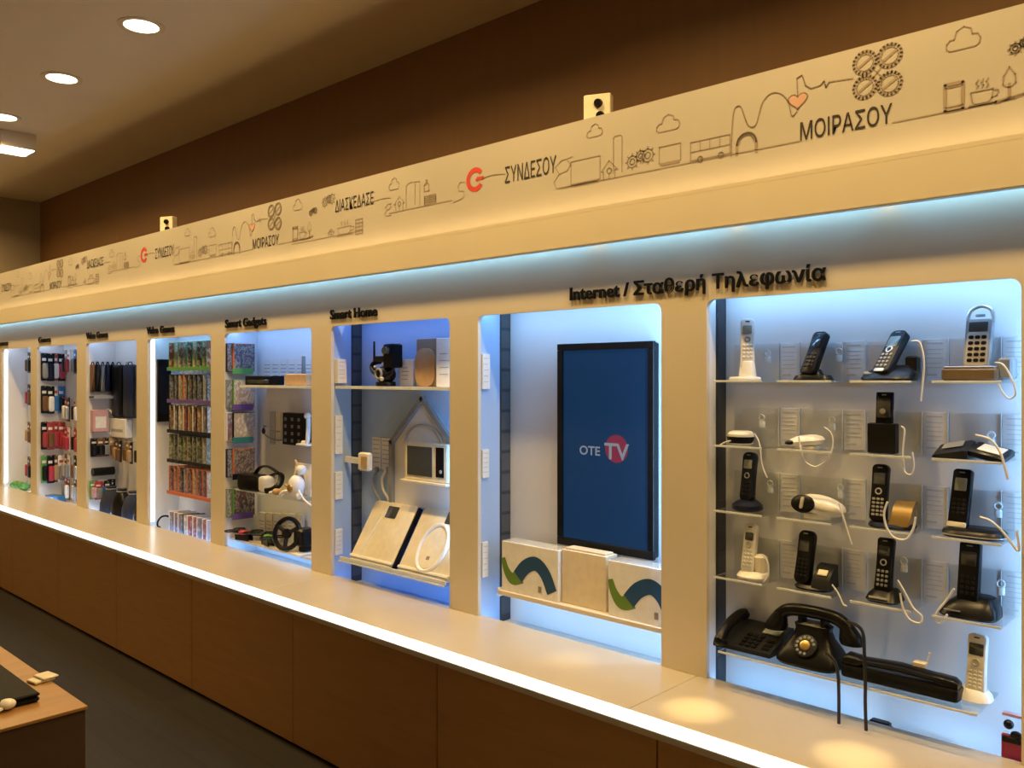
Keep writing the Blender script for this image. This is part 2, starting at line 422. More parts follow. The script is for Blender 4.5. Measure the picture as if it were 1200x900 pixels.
DEPTH = [.13, .195, .185, .21, .21, .21, .21, .21]
TONE = [COOL, COOL, BLUE, (0.22, .48, 1), COOL, (.5, .7, 1), (.55, .72, 1), (.6, .75, 1)]
TOPP = [.5, .6, .32, .6, .45, .32, .3, .28]      # strips of each bay: top, right, bottom
SIDEP = [.62, 2.0, 1.0, .6, .45, .36, .34, .3]
BOTP = [.30, .4, .2, .4, .3, .3, .3, .2]
BN = ['holding the telephones', 'holding the dark screen', 'holding the white house shaped display', 'holding the black and white headset',
      'holding racks of cased discs', 'with hanging black bags, beside the disc racks', 'crowded with red and mixed packs', 'at the far left end']
for i, (x0, x1) in enumerate(OP):
    d = DEPTH[i]; yb = FACE + d
    xl, xr = x0 - .006, x1 + .05
    zt = ZTOP + .045
    t = thing('display_bay', 'lit display bay ' + BN[i], 'display bay', ((xl + xr) / 2, yb, CTOP), group='lit display bays'); lo = ((xl + xr) / 2, yb, CTOP)
    bm_ = M['baybluelit'] if i == 2 else M['bay']
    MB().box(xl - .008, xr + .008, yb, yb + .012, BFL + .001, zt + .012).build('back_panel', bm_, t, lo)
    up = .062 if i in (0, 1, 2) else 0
    MB().box(xl - .008, xl, FACE + FT + .001, yb - up - .0005, BFL + .001, zt).build('side_panel', M['baybluelit'] if i in (1, 2) else M['bay'], t, lo)
    if up:
        MB().box(xl - .008, xl + .002, yb - up, yb - .0005, BFL + .001, zt).build('slotted_upright', M['slot'], t, lo)
        g = MB(); z = BFL + .03
        while z < zt - .03:
            g.box(xl + .0021, xl + .0035, yb - up + .006, yb - .003, z, z + .071); z += .085
        g.build('slot_plates', M['slotplate'] if i else M['slot'], t, lo)
    MB().box(xr, xr + .008, FACE + FT + .001, yb - .0005, BFL + .001, zt).build('side_panel', M['bay'], t, lo)
    MB().box(xl - .008, xr + .008, FACE + FT + .001, yb - .0005, zt + .0005, zt + .012).build('top_panel', M['bay'], t, lo)
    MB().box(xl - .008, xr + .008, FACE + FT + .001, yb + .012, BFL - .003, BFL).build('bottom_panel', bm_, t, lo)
    # hidden lamps of the bay: along the top, right and left behind the frame
    zc = (CTOP + ZTOP) / 2
    o, dd = area('bay_strip_light', ((x0 + x1) / 2, FACE + .045, zt - .012), (0, .55, -1), x1 - x0, .02, P_BAY * TOPP[i], TONE[i]); orient(o, dd, (1, 0, 0))
    o, dd = area('bay_strip_light', (x1 + .035, FACE + .05, zc), (-1, .45, 0), 1.1, .02, P_BAY * SIDEP[i], COOL if i == 2 else TONE[i]); orient(o, dd, (0, 0, 1))
    o, dd = area('bay_strip_light', ((x0 + x1) / 2, FACE + .032, BFL + .008), (0, .8, 1), x1 - x0, .015, P_BAY * BOTP[i], TONE[i]); orient(o, dd, (1, 0, 0))
    if i in (4, 7):
        MB().box(xl + .0005, xl + .006, FACE + FT + .004, FACE + FT + .03, CTOP + .02, ZTOP - .005, .002).build('light_strip', M['ledblue'], t, lo)

# header
t = thing('header_canopy', 'long illuminated header board printed with black line drawings above the display bays', 'header', (0, 2.34, H + .4587)); lo = (0, 2.34, H + .4587)
LF, GP = 2.34, 2.40
ZB, ZC, ZP = H + .4587, H + .588, H + .923
MB().box(XL + .002, UNIT_R, LF, GP + .02, ZC - .012, ZC).box(XL + .002, UNIT_R, LF, LF + .012, ZB + .004, ZC - .0125).build('ledge_box', M['laminate'], t, lo)
MB().box(XL + .002, UNIT_R, LF + .0005, LF + .02, ZB, ZB + .0035).build('lip', M['alu'], t, lo)
panel = MB().box(XL + .002, UNIT_R, GP, GP + .02, ZC + .0005, ZP).build('graphic_panel', M['graphic'], t, lo)
MB().box(XL + .002, UNIT_R, GP + .0205, 2.62, ZC + .14, ZC + .155).build('top_board', M['wallwood'], t, lo)
n = 10
for i in range(n):
    x = UNIT_R - (UNIT_R - XL) * (i + .5) / n
    o, dd = area('cove_strip_light', (x, LF + .022, ZC - .030), (0, .75, -.66), (UNIT_R - XL) / n, .010, P_COVE, (.25, .58, 1.0), 105); orient(o, dd, (1, 0, 0))

for i in range(n):                         # warm strip lying on the ledge, washing the printed panel from below
    x = UNIT_R - (UNIT_R - XL) * (i + .5) / n
    o, dd = area('ledge_strip_light', (x, LF + .022, ZC + .004), (0, .55, .83), (UNIT_R - XL) / n, .010, P_LEDGE, (1, .70, .32), 120); orient(o, dd, (1, 0, 0))
# printed drawings on the header
yP = GP - .0012
ART_L = MB(); ART_T = MB(); ART_E = MB(); ART_H = MB()
PER = OP[0][0] - OP[3][0]; PER = PER * GP / FACE
def stroke(mb, pts, wd=.0038, closed=False):
    P = [Vector((p[0], p[1])) for p in pts]; wd *= .78
    if closed: P.append(P[0])
    for a, c in zip(P[:-1], P[1:]):
        d = (c - a)
        if d.length < 1e-6: continue
        d.normalize(); nn = Vector((-d.y, d.x)) * wd / 2; e = d * wd * .3
        q = [a - e - nn, c + e - nn, c + e + nn, a - e + nn]
        mb.add([Vector((p.x, yP, p.y)) for p in q], [(0, 1, 2, 3)])
def wp(px, py): return (U(px, GP), ZZ(px, py, GP))
def motif(kind, px, base, pw, ph, sh):
    """px centre, base y in pixels, pw/ph size in pixels -> real sizes on the panel"""
    x = U(px, GP) + sh; z = ZZ(px, base, GP); k = T(px, GP) / FPX
    W = U(px + pw / 2, GP) - U(px - pw / 2, GP); Hh = ph * k
    L = lambda pts, closed=False, mb=ART_L, wd=.0038: stroke(mb, [(x + a * W, z + c * Hh) for a, c in pts], wd, closed)
    circ = lambda cx, cz, r, mb=ART_L, wd=.0038, a0=0, a1=360: stroke(mb, [(x + cx * W + r * math.cos(math.radians(a0 + (a1 - a0) * i / 18)), z + cz * Hh + r * math.sin(math.radians(a0 + (a1 - a0) * i / 18))) for i in range(19)], wd)
    if kind == 'screen':
        L([(-.5, .1), (-.5, 1), (.5, 1), (.5, .1)], True); L([(-.42, .02), (.42, .02)], wd=.008)
    elif kind == 'tower': L([(-.5, 0), (-.5, 1), (-.3, 1.05), (.3, 1.05), (.5, 1), (.5, 0)])
    elif kind == 'house': L([(-.35, 0), (-.35, .45), (-.5, .45), (0, 1), (.5, .45), (.35, .45), (.35, 0)]); circ(0, .45, W * .14); L([(0, .3), (0, 0)])
    elif kind == 'gears':
        for cx, cz, r in ((-.3, .35, .24), (.02, .55, .2), (.3, .5, .26)):
            circ(cx, cz, W * r * .8); circ(cx, cz, W * r * .4)
            for j in range(8):
                a = j * math.pi / 4; stroke(ART_L, [(x + cx * W + W * r * u * math.cos(a), z + cz * Hh + W * r * u * math.sin(a)) for u in (.8, 1.1)], .006)
    elif kind == 'bus':
        L([(-.5, .1), (-.5, .95), (.5, .95), (.5, .1)], True); L([(-.5, .5), (.5, .5)])
        for a in (-.25, 0, .25): L([(a, .5), (a, .95)])
        circ(-.25, .1, Hh * .13); circ(.28, .1, Hh * .13)
    elif kind == 'headphones':
        circ(0, .42, W * .42, a0=0, a1=180, wd=.008); L([(-.42, .42), (-.42, 0)], wd=.012); L([(.42, .42), (.42, 0)], wd=.012); circ(0, .42, W * .33, a0=0, a1=180)
    elif kind == 'cloud': L([(-.5, .12), (-.5, .35), (-.4, .5), (-.28, .5), (-.2, .85), (.02, 1), (.22, .85), (.26, .58), (.42, .55), (.5, .35), (.46, .1), (.36, 0), (-.4, 0)], True)
    elif kind == 'phone': L([(-.5, 0), (-.5, 1), (.5, 1), (.5, 0)], True, wd=.011); L([(-.5, .15), (.5, .15)]); L([(-.5, .88), (.5, .88)])
    elif kind == 'cup':
        L([(-.45, .5), (-.4, .15), (-.3, .05), (.15, .05), (.28, .2), (.32, .55), (-.45, .55)], True); L([(.3, .5), (.5, .45), (.45, .25), (.26, .2)]); L([(-.5, 0), (.42, 0)], wd=.009)
        for a in (-.25, -.07, .1): L([(a, .65), (a + .06, .75), (a - .02, .86), (a + .06, 1)])
    elif kind == 'tree': L([(0, .1), (0, .5)], wd=.009); L([(0, 1), (.2, .75), (.22, .5), (0, .38), (-.22, .5), (-.2, .75)], True); L([(-.5, 0), (.5, .08), (.5, .14), (-.5, .06)], True)
    elif kind == 'drone':
        for cx, cz in ((-.27, .26), (-.27, .76), (.27, .22), (.27, .78)):
            circ(cx, cz, Hh * .23, wd=.009); circ(cx, cz, Hh * .17); L([(cx - .12, cz - .07), (cx + .12, cz + .07)], wd=.009)
        L([(-.1, .4), (.1, .6)]); L([(-.1, .6), (.1, .4)])
    elif kind == 'building':
        L([(-.5, 0), (-.5, .9), (-.2, 1), (.5, .95), (.5, 0)]); L([(.15, .1), (.15, .9)])
    elif kind == 'bottle': L([(-.35, 0), (-.35, .55), (-.1, .7), (-.1, 1), (.1, 1), (.1, .7), (.35, .55), (.35, 0)], True, wd=.006)
    elif kind == 'dense':
        L([(-.5, 0), (-.5, 1), (.5, 1), (.5, 0)], True, wd=.007)
        for j in range(1, 4): L([(-.5, j / 4), (.5, j / 4)], wd=.007)
        L([(0, 0), (0, 1)])
    elif kind == 'swirl':
        L([(.5, 1), (-.1, .95), (-.42, .75), (-.2, .5), (.2, .55), (.4, .75), (.2, .95)]); L([(-.2, .5), (-.5, .25), (-.35, .02), (.5, 0)])
    elif kind == 'squiggle': L([(-.5, 0), (.2, .1), (.45, .25), (.4, .5), (0, .55), (-.1, .8), (.1, 1), (.5, .95)])
    elif kind == 'heart':
        pts = [(16 * math.sin(a) ** 3 / 34, .55 + (13 * math.cos(a) - 5 * math.cos(2 * a) - 2 * math.cos(3 * a) - math.cos(4 * a)) / 34) for a in [2 * math.pi * i / 24 for i in range(24)]]
        ART_H.add([Vector((x + a * W, yP, z + c * Hh)) for a, c in pts], [tuple(range(24))]); L(pts, True)
MOTIFS = [('screen', 686, 216, 34, 30), ('house', 714, 210, 19, 22), ('tower', 724, 203, 10, 42), ('gears', 750, 196, 30, 24), ('screen', 785, 192, 25, 22), ('swirl', 660, 220, 22, 34),
          ('cloud', 697, 160, 18, 15), ('cloud', 783, 153, 27, 19), ('bus', 832, 187, 46, 26), ('headphones', 875, 180, 27, 28), ('heart', 935, 130, 24, 22), ('drone', 1028, 114, 54, 58),
          ('cloud', 1129, 57, 40, 26), ('phone', 1118, 129, 21, 31), ('cup', 1153, 122, 34, 30), ('tree', 1183, 118, 34, 40), ('gears', 1200, 62, 34, 22),
          ('house', 388, 277, 8, 9), ('cup', 405, 275, 20, 17), ('dense', 421, 274, 8, 17), ('gears', 385, 240, 14, 12),
          ('cloud', 462, 222, 12, 14), ('house', 468, 246, 12, 16), ('building', 484, 243, 16, 30), ('bottle', 500, 224, 8, 13), ('dense', 504, 239, 13, 10), ('squiggle', 538, 236, 14, 22), ('swirl', 455, 253, 8, 14)]
def curve_px(pts, sh, sm=True):
    P = [Vector((wp(*p)[0] + sh, wp(*p)[1])) for p in pts]; Q = []
    for i in range(len(P) - 1):
        a, b_, c, d = P[max(0, i - 1)], P[i], P[i + 1], P[min(len(P) - 1, i + 2)]
        for k in range(5):
            u = k / 5; Q.append(.5 * ((2 * b_) + (c - a) * u + (2 * a - 5 * b_ + 4 * c - d) * u * u + (3 * b_ - a - 3 * c + d) * u ** 3) if sm else b_ + (c - b_) * u)
    Q.append(P[-1]); stroke(ART_L, Q, .0045)
for k in (1, 0, -1, -2):
    sh = k * PER
    if k == 1: MOT = [m for m in MOTIFS if m[1] < 380]
    else: MOT = MOTIFS
    for m_ in MOT:
        xx = U(m_[1], GP) + sh
        if XL + .1 < xx < UNIT_R - .1: motif(*m_, sh)
    if k == 1: continue
    if k > -2 or True:
        zl = H + .6925
        def base_line(pa, pb, z=zl):
            a, c = U(pa, GP) + sh, U(pb, GP) + sh
            if c > XL + .05: stroke(ART_L, [(max(a, XL + .02), z), (c, z)], .004)
        base_line(655, 937); base_line(1046, 1190); base_line(456, 530, ZZ(490, 243, GP)); base_line(342, 425, ZZ(390, 277, GP))
    if U(557, GP) + sh > XL + .2:
        curve_px([(857, 184), (858, 150), (861, 128), (868, 125), (873, 138), (878, 148), (886, 146), (893, 122), (903, 110), (915, 110), (924, 120), (928, 136), (934, 131)], sh)
        curve_px([(935, 112), (934, 92), (940, 88), (944, 100), (950, 104), (962, 100), (966, 95), (968, 103), (972, 96), (1000, 92)], sh, False)
        curve_px([(566, 209), (578, 205), (592, 204)], sh); curve_px([(432, 238), (448, 233), (458, 232)], sh)
        # red emblem: open ring with a bar reaching in from the right
        cx, cz = U(557, GP) + sh, ZZ(557, 210.5, GP)
        for a0 in range(35, 325, 10):
            q = []
            for a in (a0, a0 + 10):
                for r in ((.029, .049) if a == a0 else (.049, .029)): q.append(Vector((cx + r * 1.05 * math.cos(math.radians(a)), yP, cz + r * math.sin(math.radians(a)))))
            ART_E.add(q, [(0, 1, 2, 3)])
        ART_E.add([Vector((cx + a, yP, cz + c)) for a, c in ((.0, -.002), (.016, -.012), (.016, -.006), (.048, -.006), (.048, .008), (.016, .008), (.016, .012))], [(0, 1, 2, 3, 4, 5, 6)])
        for body, pa, pb, py, hpx in (('ΣΥΝΔΕΣΟΥ', 592, 652, 215, 19), ('ΜΟΙΡΑΣΟΥ', 938, 1046, 165, 21), ('ΔΙΑΣΚΕΔΑΣΕ', 393, 438, 249, 14)):
            xa, xb = U(pa, GP), U(pb, GP)
            vs, fs = text_mesh(body, xb - xa, hpx * T(pa, GP) / FPX, 0, .006 if body[0] == 'Μ' else .001)
            ART_T.add([v + Vector((xa + sh, yP - .0004, ZZ(pa, py, GP))) for v in vs], fs)
for mb, nm, mm in ((ART_L, 'printed_line_drawing', M['ink']), (ART_T, 'printed_lettering', M['inkblack']), (ART_E, 'printed_emblem', M['red']), (ART_H, 'printed_heart', M['pink'])):
    mb.build(nm, mm, panel, lo)

# raised lettering along the top of the bays
for body, pa, pb, lab in (('Internet / Σταθερή Τηλεφωνία', 668, 968, 'large black raised lettering above the screen and telephone bays'), ('Smart Home', 387, 442, 'black raised two word lettering above the house display bay'),
                          ('Smart Gadgets', 264, 312, 'black raised lettering above the headset bay'), ('Video Games', 172, 204, 'small black raised lettering above the bay of disc racks'),
                          ('Video Games', 101, 126, 'small black raised lettering above the bay of hanging bags'), ('Games', 45, 59, 'tiny black raised lettering above the bay crowded with red packs'),
                          ('Games', -4, 9, 'tiny black raised lettering above the bay at the far left end')):
    y = FACE - .005; xa, xb = U(pa, y), U(pb, y)
    vs, fs = text_mesh(body, xb - xa, .046, .10, .018)
    for v in vs: v.y *= .03
    t = thing('raised_lettering', lab, 'lettering', (xa, y, H + .279), group='raised lettering over the bays')
    for vv, ff in letters(vs, fs): MB().add(vv, ff).build('letter', M['letter'], t)

# two small sensor boxes standing on the header's top edge
for px, py0, py1, lab in ((702, 112, 143, 'small cream box with two black eyes on the header, nearer one'), (199, 254, 275, 'small cream box with two black eyes on the header, far one')):
    y = GP + .075; x0, x1 = U(px - 17, y), U(px + 16, y)
    if px < 300: x0, x1 = U(px - 8, y), U(px + 5, y)
    x = (x0 + x1) / 2; zt = ZZ(px, py0, y); wd = min(.10, x1 - x0)
    zb = ZC + .1555
    t = thing('sensor_box', lab, 'sensor', (x, y, zb), group='sensor boxes on the header'); lo = (x, y, zb)
    t.rotation_euler = (0, 0, math.radians(24)); hh_ = zt - zb
    MB().box(-wd / 2, wd / 2, -.022, .022, 0, hh_, .004).build('housing', M['cream'], t)
    for dz, dx in ((.034, .004), (.080, .012)):
        MB().cyl((dx, -.0215, hh_ - dz), (dx, -.034, hh_ - dz), .017, .013, 20).build('eye', M['black'], t)

# ------------------------------------------------------------------ ceiling lamps
def downlight(x, y, lab, grp, power):
    t = thing('ceiling_downlight', lab, 'ceiling light', (x, y, CEIL), group=grp); lo = (x, y, CEIL)
    R = .083
    mb = MB(); n = 40; rings = []
    for r, z in ((R + .028, -.001), (R + .028, -.006), (R + .012, -.010), (R, -.006), (R, -.0012)):
        rings.append([Vector((x + r * math.cos(2 * math.pi * i / n), y + r * math.sin(2 * math.pi * i / n), CEIL + z)) for i in range(n)])
    mb.loft(rings, cap=False); mb.build('trim_ring', M['trimw'], t, lo)
    mb = MB(); mb.puck(R - .002, R - .002, .004, 2, .001, TR(x, y, CEIL - .0052)); mb.build('diffuser', M['lamp'], t, lo)
    l = bpy.data.lights.new('downlight_lamp', 'AREA'); l.shape = 'DISK'; l.size = .15; l.energy = power; l.color = WARM; l.spread = math.radians(150 if y > 0 else 120)
    o = bpy.data.objects.new('downlight_lamp', l); C.objects.link(o); o.location = (x, y, CEIL - .012)
k = .765 + 1.0
def ceil_pt(px, py):
    t = (CEIL - H) * FPX / (442 - py); q = (px - 600) / FPX
    return t * (q * SA - CA), t * (q * CA + SA)
c1, c2, c3 = ceil_pt(163, 29), ceil_pt(72, 92), ceil_pt(5, 137)
yrow = (c1[1] + c2[1] + c3[1]) / 3; step = (c1[0] - c3[0]) / 2
nm = {0: 'round warm downlight in the ceiling, nearest and largest of the three in the photo', 1: 'round warm downlight in the ceiling, middle one of the three in the photo', 2: 'round warm downlight in the ceiling, beside the box lamp at the left edge'}
for i in range(-5, 5):
    if i in nm: lab = nm[i]
    elif i < 0: lab = 'round warm downlight over the aisle, outside the photo, ' + ordi(-i - 1) + ' nearer than the largest'
    else: lab = 'round warm downlight over the far end of the aisle, ' + ordi(i - 3) + ' beyond the left edge'
    downlight(c1[0] - step * i, yrow, lab, 'ceiling downlights over the aisle', P_DOWN)
for i in range(-3, 5):  # row added out of view; its bounce off the rear wall fills the room
    downlight(c1[0] + .4 - 1.3 * i, -4.2, 'added round fill downlight washing the rear wall behind the camera, ' + ordi(i + 3) + ' from the right', 'added fill downlights behind the camera', P_FILL)
# box lamp hanging under the ceiling at the left edge
bz1 = CEIL - .001; px0 = ceil_pt(16, 158)
x, y = px0; t = thing('ceiling_box_lamp', 'square cream box lamp with a glowing underside at the left edge of the ceiling', 'ceiling light', (x, y, CEIL)); lo = (x, y, CEIL)
MB().box(x - .115, x + .115, y - .115, y + .115, CEIL - .115, bz1, .003).build('housing', M['laminate'], t, lo)
MB().box(x - .105, x + .105, y - .105, y + .105, CEIL - .122, CEIL - .1152, .002).build('diffuser', M['lamp'], t, lo)
# small warm spots under the header that make the pools on the counter
for i, (px, py) in enumerate(((1000, 885), (815, 830), (668, 772))):
    tt = .955 * FPX / (py - 442); q = (px - 600) / FPX; x, y = tt * (q * SA - CA), tt * (q * CA + SA)
    z_s = ZB - .001; y_s = LF + .040
    t = thing('header_spot', 'tiny recessed spot under the header, ' + ordi(i) + ' from the right, lighting the counter', 'spot light', (x, y_s, ZC - .013), group='spots under the header'); lo = (x, y_s, ZC - .013)
    MB().cyl((x, y_s, ZC - .0125), (x, y_s, ZB + .018), .014, .012, 20).build('spot_housing', M['alu'], t, lo)
    MB().cyl((x, y_s, ZB + .0178), (x, y_s, ZB + .0155), .009, .009, 20).build('lens', M['lamp'], t, lo)
    l = bpy.data.lights.new('spot_lamp', 'SPOT'); l.energy = (105, 105, 30)[i]; l.color = (1, .72, .30); l.spot_size = math.radians(9.5); l.spot_blend = 1.0; l.shadow_soft_size = .003
    o = bpy.data.objects.new('spot_lamp', l); C.objects.link(o); o.location = (x, y_s, ZB + .012); o.rotation_euler = (Vector((x, y, CTOP)) - o.location).to_track_quat('-Z', 'Y').to_euler()

# ------------------------------------------------------------------ telephone bay
R5 = [-.010, -.213, -.418, -.626, -.836]
BACK0 = FACE + DEPTH[0]
ROWN = ['top', 'second', 'third', 'fourth']
COLN = ['leftmost', 'second', 'third', 'rightmost']
CPX = [[878, 955, 1046, 1143], [872, 952, 1040, 1145], [878, 962, 1046, 1143], [882, 955, 1038, 1138]]
def smooth(mb, pts, r, **k): return mb.tube(pts, r, 8, **k)
sh0 = None
for r in range(4):
    for c in range(4):
        px = (878, 955, 1043, 1142)[c]; x = U(px, 2.47); z = H + R5[r]
        lab = 'clear acrylic shelf bracket, ' + COLN[c] + ' in the ' + ROWN[r] + ' row of the telephone bay'
        if sh0 is None:
            sh0 = thing('acrylic_shelf', lab, 'shelf', (x, BACK0 - .0015, z), group='clear shelves in the telephone bay')
            MB().box(-.082, .082, -.135, 0, -.005, -.0003, .001).build('shelf_plate', M['acr'], sh0)
            MB().box(-.082, .082, -.004, 0, 0, .115, .001).build('back_plate', M['acr'], sh0)
            MB().box(-.082, .082, -.1375, -.1352, -.006, .0005, .0008).build('shelf_edge', M['acredge'], sh0)
        else: dup(sh0, (x, BACK0 - .0015, z), None, lab)
cd0 = None
for r in range(4):
    for c in range(4):
        px = (924, 1000, 1095, 1190)[c]; x = U(px, 2.52); z = H + R5[r] - .002
        lab = 'white paper price card with grey lines, right of the ' + ('leftmost', 'second', 'third', 'rightmost')[c] + ' clear shelf, ' + ROWN[r] + ' row'
        if cd0 is None:
            cd0 = thing('price_card', lab, 'price card', (x, BACK0 - .002, z), group='price cards in the telephone bay')
            MB().box(-.031, .031, -.003, -.0005, 0, .118, .0006).build('card', M['cardp'], cd0)
            g = MB()
            for j, (zz, a, b_, th) in enumerate(((.104, -.022, .02, .004), (.088, -.022, .022, .0022), (.076, -.022, .016, .0022), (.064, -.022, .021, .0022), (.050, -.022, .018, .0022), (.038, -.022, .022, .0022), (.016, -.022, .006, .005))):
                g.box(a, b_, -.0037, -.003, zz, zz + th)
            g.build('printed_lines', M['inkpale'], cd0)
            g = MB().box(-.0345, -.0325, -.006, 0, -.002, .12).box(.0325, .0345, -.006, 0, -.002, .12); g.build('holder_edges', M['acredge'], cd0)
        else: dup(cd0, (x, BACK0 - .002, z), None, lab)

def handset(par, w, h, t, body, tilt=10, x=0, y=0, z=0, yaw=0, scr=None, keys=None, nav=None, wf=None, r=None, ear=True, foot=None, face=None, yf=None):
    mx = TR(x, y, z) @ RZ(yaw) @ RX(-tilt)
    wf = wf or (lambda s: 1 - .08 * math.sin(math.pi * s) + .03 * (1 - s))
    hs = MB().rslab(w, h, t, r or w * .36, .004, mx, wf, yf).build('handset', body, par)
    F = -t / 2
    def panel(nm, z0, z1, wfr, m_, dep=.0014, rr=.003):
        return MB().rslab(w * wfr, z1 - z0, dep, rr, .0004, mx @ TR(0, F + (yf((z0 + z1) / 2 / h) if yf else 0) - dep * .25, z0)).build(nm, m_, hs)
    if face: panel('face_plate', face[0] * h, face[1] * h, face[2], face[3], .001, .006)
    if scr: panel('display_screen', scr[0] * h, scr[1] * h, scr[3] if len(scr) > 3 else .72, scr[2], .0022)
    if keys:
        z0, z1, n, m_ = keys[:4]; kw = keys[4] if len(keys) > 4 else .17
        g = MB(); st = (z1 - z0) * h / n
        for i in range(n):
            for j in (-1, 0, 1):
                g.rslab(w * kw, st * .62, .0024, min(w * kw, st * .62) * .4, .0006, mx @ TR(j * w * .25, F - .0008, z0 * h + st * i + st * .19))
        g.build('keypad', m_, hs)
    if nav:
        g = MB(); p = [mx @ Vector((math.cos(a) * w * .17, F - .001, nav[0] * h + math.sin(a) * w * .17)) for a in [2 * math.pi * i / 20 for i in range(20)]]
        g.tube(p, w * .045, 6, smooth=False, closed=True); g.build('navigation_ring', nav[1], hs)
    if ear:
        g = MB(); g.rslab(w * .3, .0035, .0015, .0016, .0003, mx @ TR(0, F - .0002, h * .925)); g.build('earpiece', M['slot'] if body not in (M['black'], M['dark'], M['navy']) else M['grey'], hs)
    if foot: panel('chin_plate', foot[0] * h, foot[1] * h, foot[2], foot[3], .003)
    return hs
def phone(label, px, row, y=2.455, zz=None, name='cordless_phone', cat='phone'):
    z = H + (R5[row] if zz is None else zz) + .0002
    return thing(name, label, cat, (U(px, y), y, z), group='telephones on the clear shelves')
def cable(par, pts, y=2.40, r=.0025, m_=None, ys=None, name='security_cable'):
    L = par.location; q = []
    for i, (px, py) in enumerate(pts):
        yy = ys[i] if ys else y
        q.append((U(px, yy) - L.x, yy - L.y, ZZ(px, py, yy) - L.z))
    mb = MB().tube(q, r, 8); o = mb.build(name, m_ or M['cable'], par)
    return o
def clip(par, x, y=.045, z=.055):
    mb = MB(); mb.puck(.009, .007, .02, 2.6, .002, TR(x, y, z)); mb.ring((x, y - .004, z + .03), .009, .0025, 'y', 16, 6); return mb.build('security_clip', M['acredge'], par)

# top row
p = phone('tall slim white cordless phone on a flat round base, leftmost on the top row', 873, 0)
MB().puck(.050, .045, .011, 2, .004).build('base', M['white'], p); MB().puck(.027, .022, .05, 2.6, .004, TR(.006, .005, .010), .8).build('cradle', M['white'], p)
handset(p, .044, .165, .024, M['white'], 3, .006, .005, .030, 30, (.70, .86, M['lcd'], .6), (.22, .52, 4, M['paper']), (.60, M['grey']))
clip(p, .055); 
p = phone('black cordless phone leaning back on a flat oval base, second on the top row', 953, 0)
MB().puck(.060, .036, .016, 2.3, .005, None, .92).build('base', M['black'], p)
MB().puck(.034, .024, .022, 2.6, .004, TR(-.006, .006, .012), .8).build('cradle', M['black'], p)
handset(p, .050, .142, .024, M['black'], 27, -.010, -.014, .016, -16, (.62, .80, M['screen'], .62), (.14, .5, 4, M['dark']), None, None, .014)
clip(p, .06)
p = phone('charcoal cordless phone reclining in a wide answering machine base, third on the top row', 1042, 0)
MB().ell([(0, 0, 0, .068, .048), (0, 0, .006, .072, .052), (.004, .006, .022, .068, .044), (.012, .018, .040, .046, .024), (.012, .02, .044, .040, .019)], 32, 3.2).build('base', M['black'], p)
MB().puck(.026, .015, .006, 2.4, .002, TR(-.036, -.022, .019) @ RX(14)).build('speaker_button', M['grey'], p)
handset(p, .052, .148, .026, M['dark'], 36, -.012, -.032, .016, -20, (.60, .84, M['lcd'], .66), (.12, .46, 4, M['grey']), (.53, M['silver']), None, .016, foot=(.02, .09, .6, M['silver']))
MB().box(.040, .070, .005, .040, .02, .068, .006).build('charging_tower', M['black'], p)
cable(p, [(1068, 400), (1078, 402), (1083, 425), (1081, 452), (1079, 470)], 2.40)
p = phone('silver big button cordless phone with loop top in bronze base, rightmost on the top row', 1139, 0)
MB().box(-.066, .066, -.034, .042, 0, .034, .008).build('base', M['bronze'], p)
MB().box(-.060, .060, -.0305, .036, .0335, .0385, .003).build('base_top', M['silver'], p)
MB().box(.062, .095, -.008, .050, .004, .060, .008).build('rear_block', M['grey'], p)
hs = handset(p, .062, .135, .024, M['grey'], 14, .012, -.004, .030, -2, (.74, .93, M['screen'], .74), (.10, .68, 5, M['black'], .20), None, lambda s: 1.0 + .05 * s, .010, False, face=(.06, .72, .84, M['silver']))
mx = TR(.012, -.004, .030) @ RZ(-2) @ RX(-14)
q = [mx @ Vector((a, 0, z)) for a, z in ((-.030, .128), (-.030, .146), (-.022, .164), (0, .173), (.022, .164), (.030, .146), (.030, .128))]
MB().tube(q, .0055, 8).build('loop_top', M['silver'], hs)
MB().puck(.012, .004, .006, 2, .001, mx @ TR(0, -.004, .143)).build('earpiece_bar', M['grey'], hs)
cable(p, [(1166, 425), (1176, 428), (1186, 445), (1190, 461), (1183, 467), (1175, 460), (1170, 450)], 2.41)

# second row
p = phone('small round white and black cradle, leftmost on the second row', 868, 1, name='phone_cradle')
MB().ell([(0, 0, 0, .030, .026), (0, 0, .004, .038, .034), (0, 0, .022, .043, .038), (0, 0, .034, .042, .037), (0, .002, .041, .036, .031), (0, .002, .044, .026, .022)], 32, 2).build('body', M['white'], p)
MB().ell([(0, -.002, .006, .0385, .0352), (0, -.002, .020, .0437, .0387), (0, -.002, .026, .0437, .0387)], 32, 2).build('dark_band', M['black'], p)
cable(p, [(858, 516), (848, 519), (842, 523)], 2.42); cable(p, [(884, 508), (890, 520), (893, 545), (899, 560)], 2.44); clip(p, .05)
p = phone('white curved handset lying flat with a dark tip, second on the second row', 945, 1, name='flat_handset')
mx = TR(-.004, 0, .022) @ RZ(12) @ Matrix.Rotation(math.radians(-6), 4, 'Y')
MB().ell([(0, 0, -.013, .040, .018), (0, 0, -.010, .050, .026), (.004, 0, .0, .054, .029), (.006, 0, .010, .046, .024), (.006, 0, .016, .030, .015), (.006, 0, .018, .016, .008)], 28, 2.3, mx).build('body', M['white'], p)
MB().ball((-.038, -.012, -.001), .020, .014, .007, 16, mx).build('dark_tip', M['black'], p)
MB().puck(.03, .02, .009, 2.2, .002).build('rest', M['cream'], p)
cable(p, [(966, 501), (974, 508), (976, 522), (970, 538), (956, 547), (943, 540), (938, 524), (936, 512)], 2.40); clip(p, .06)
p = phone('slim black rectangular phone standing in a square block, third on the second row', 1035, 1)
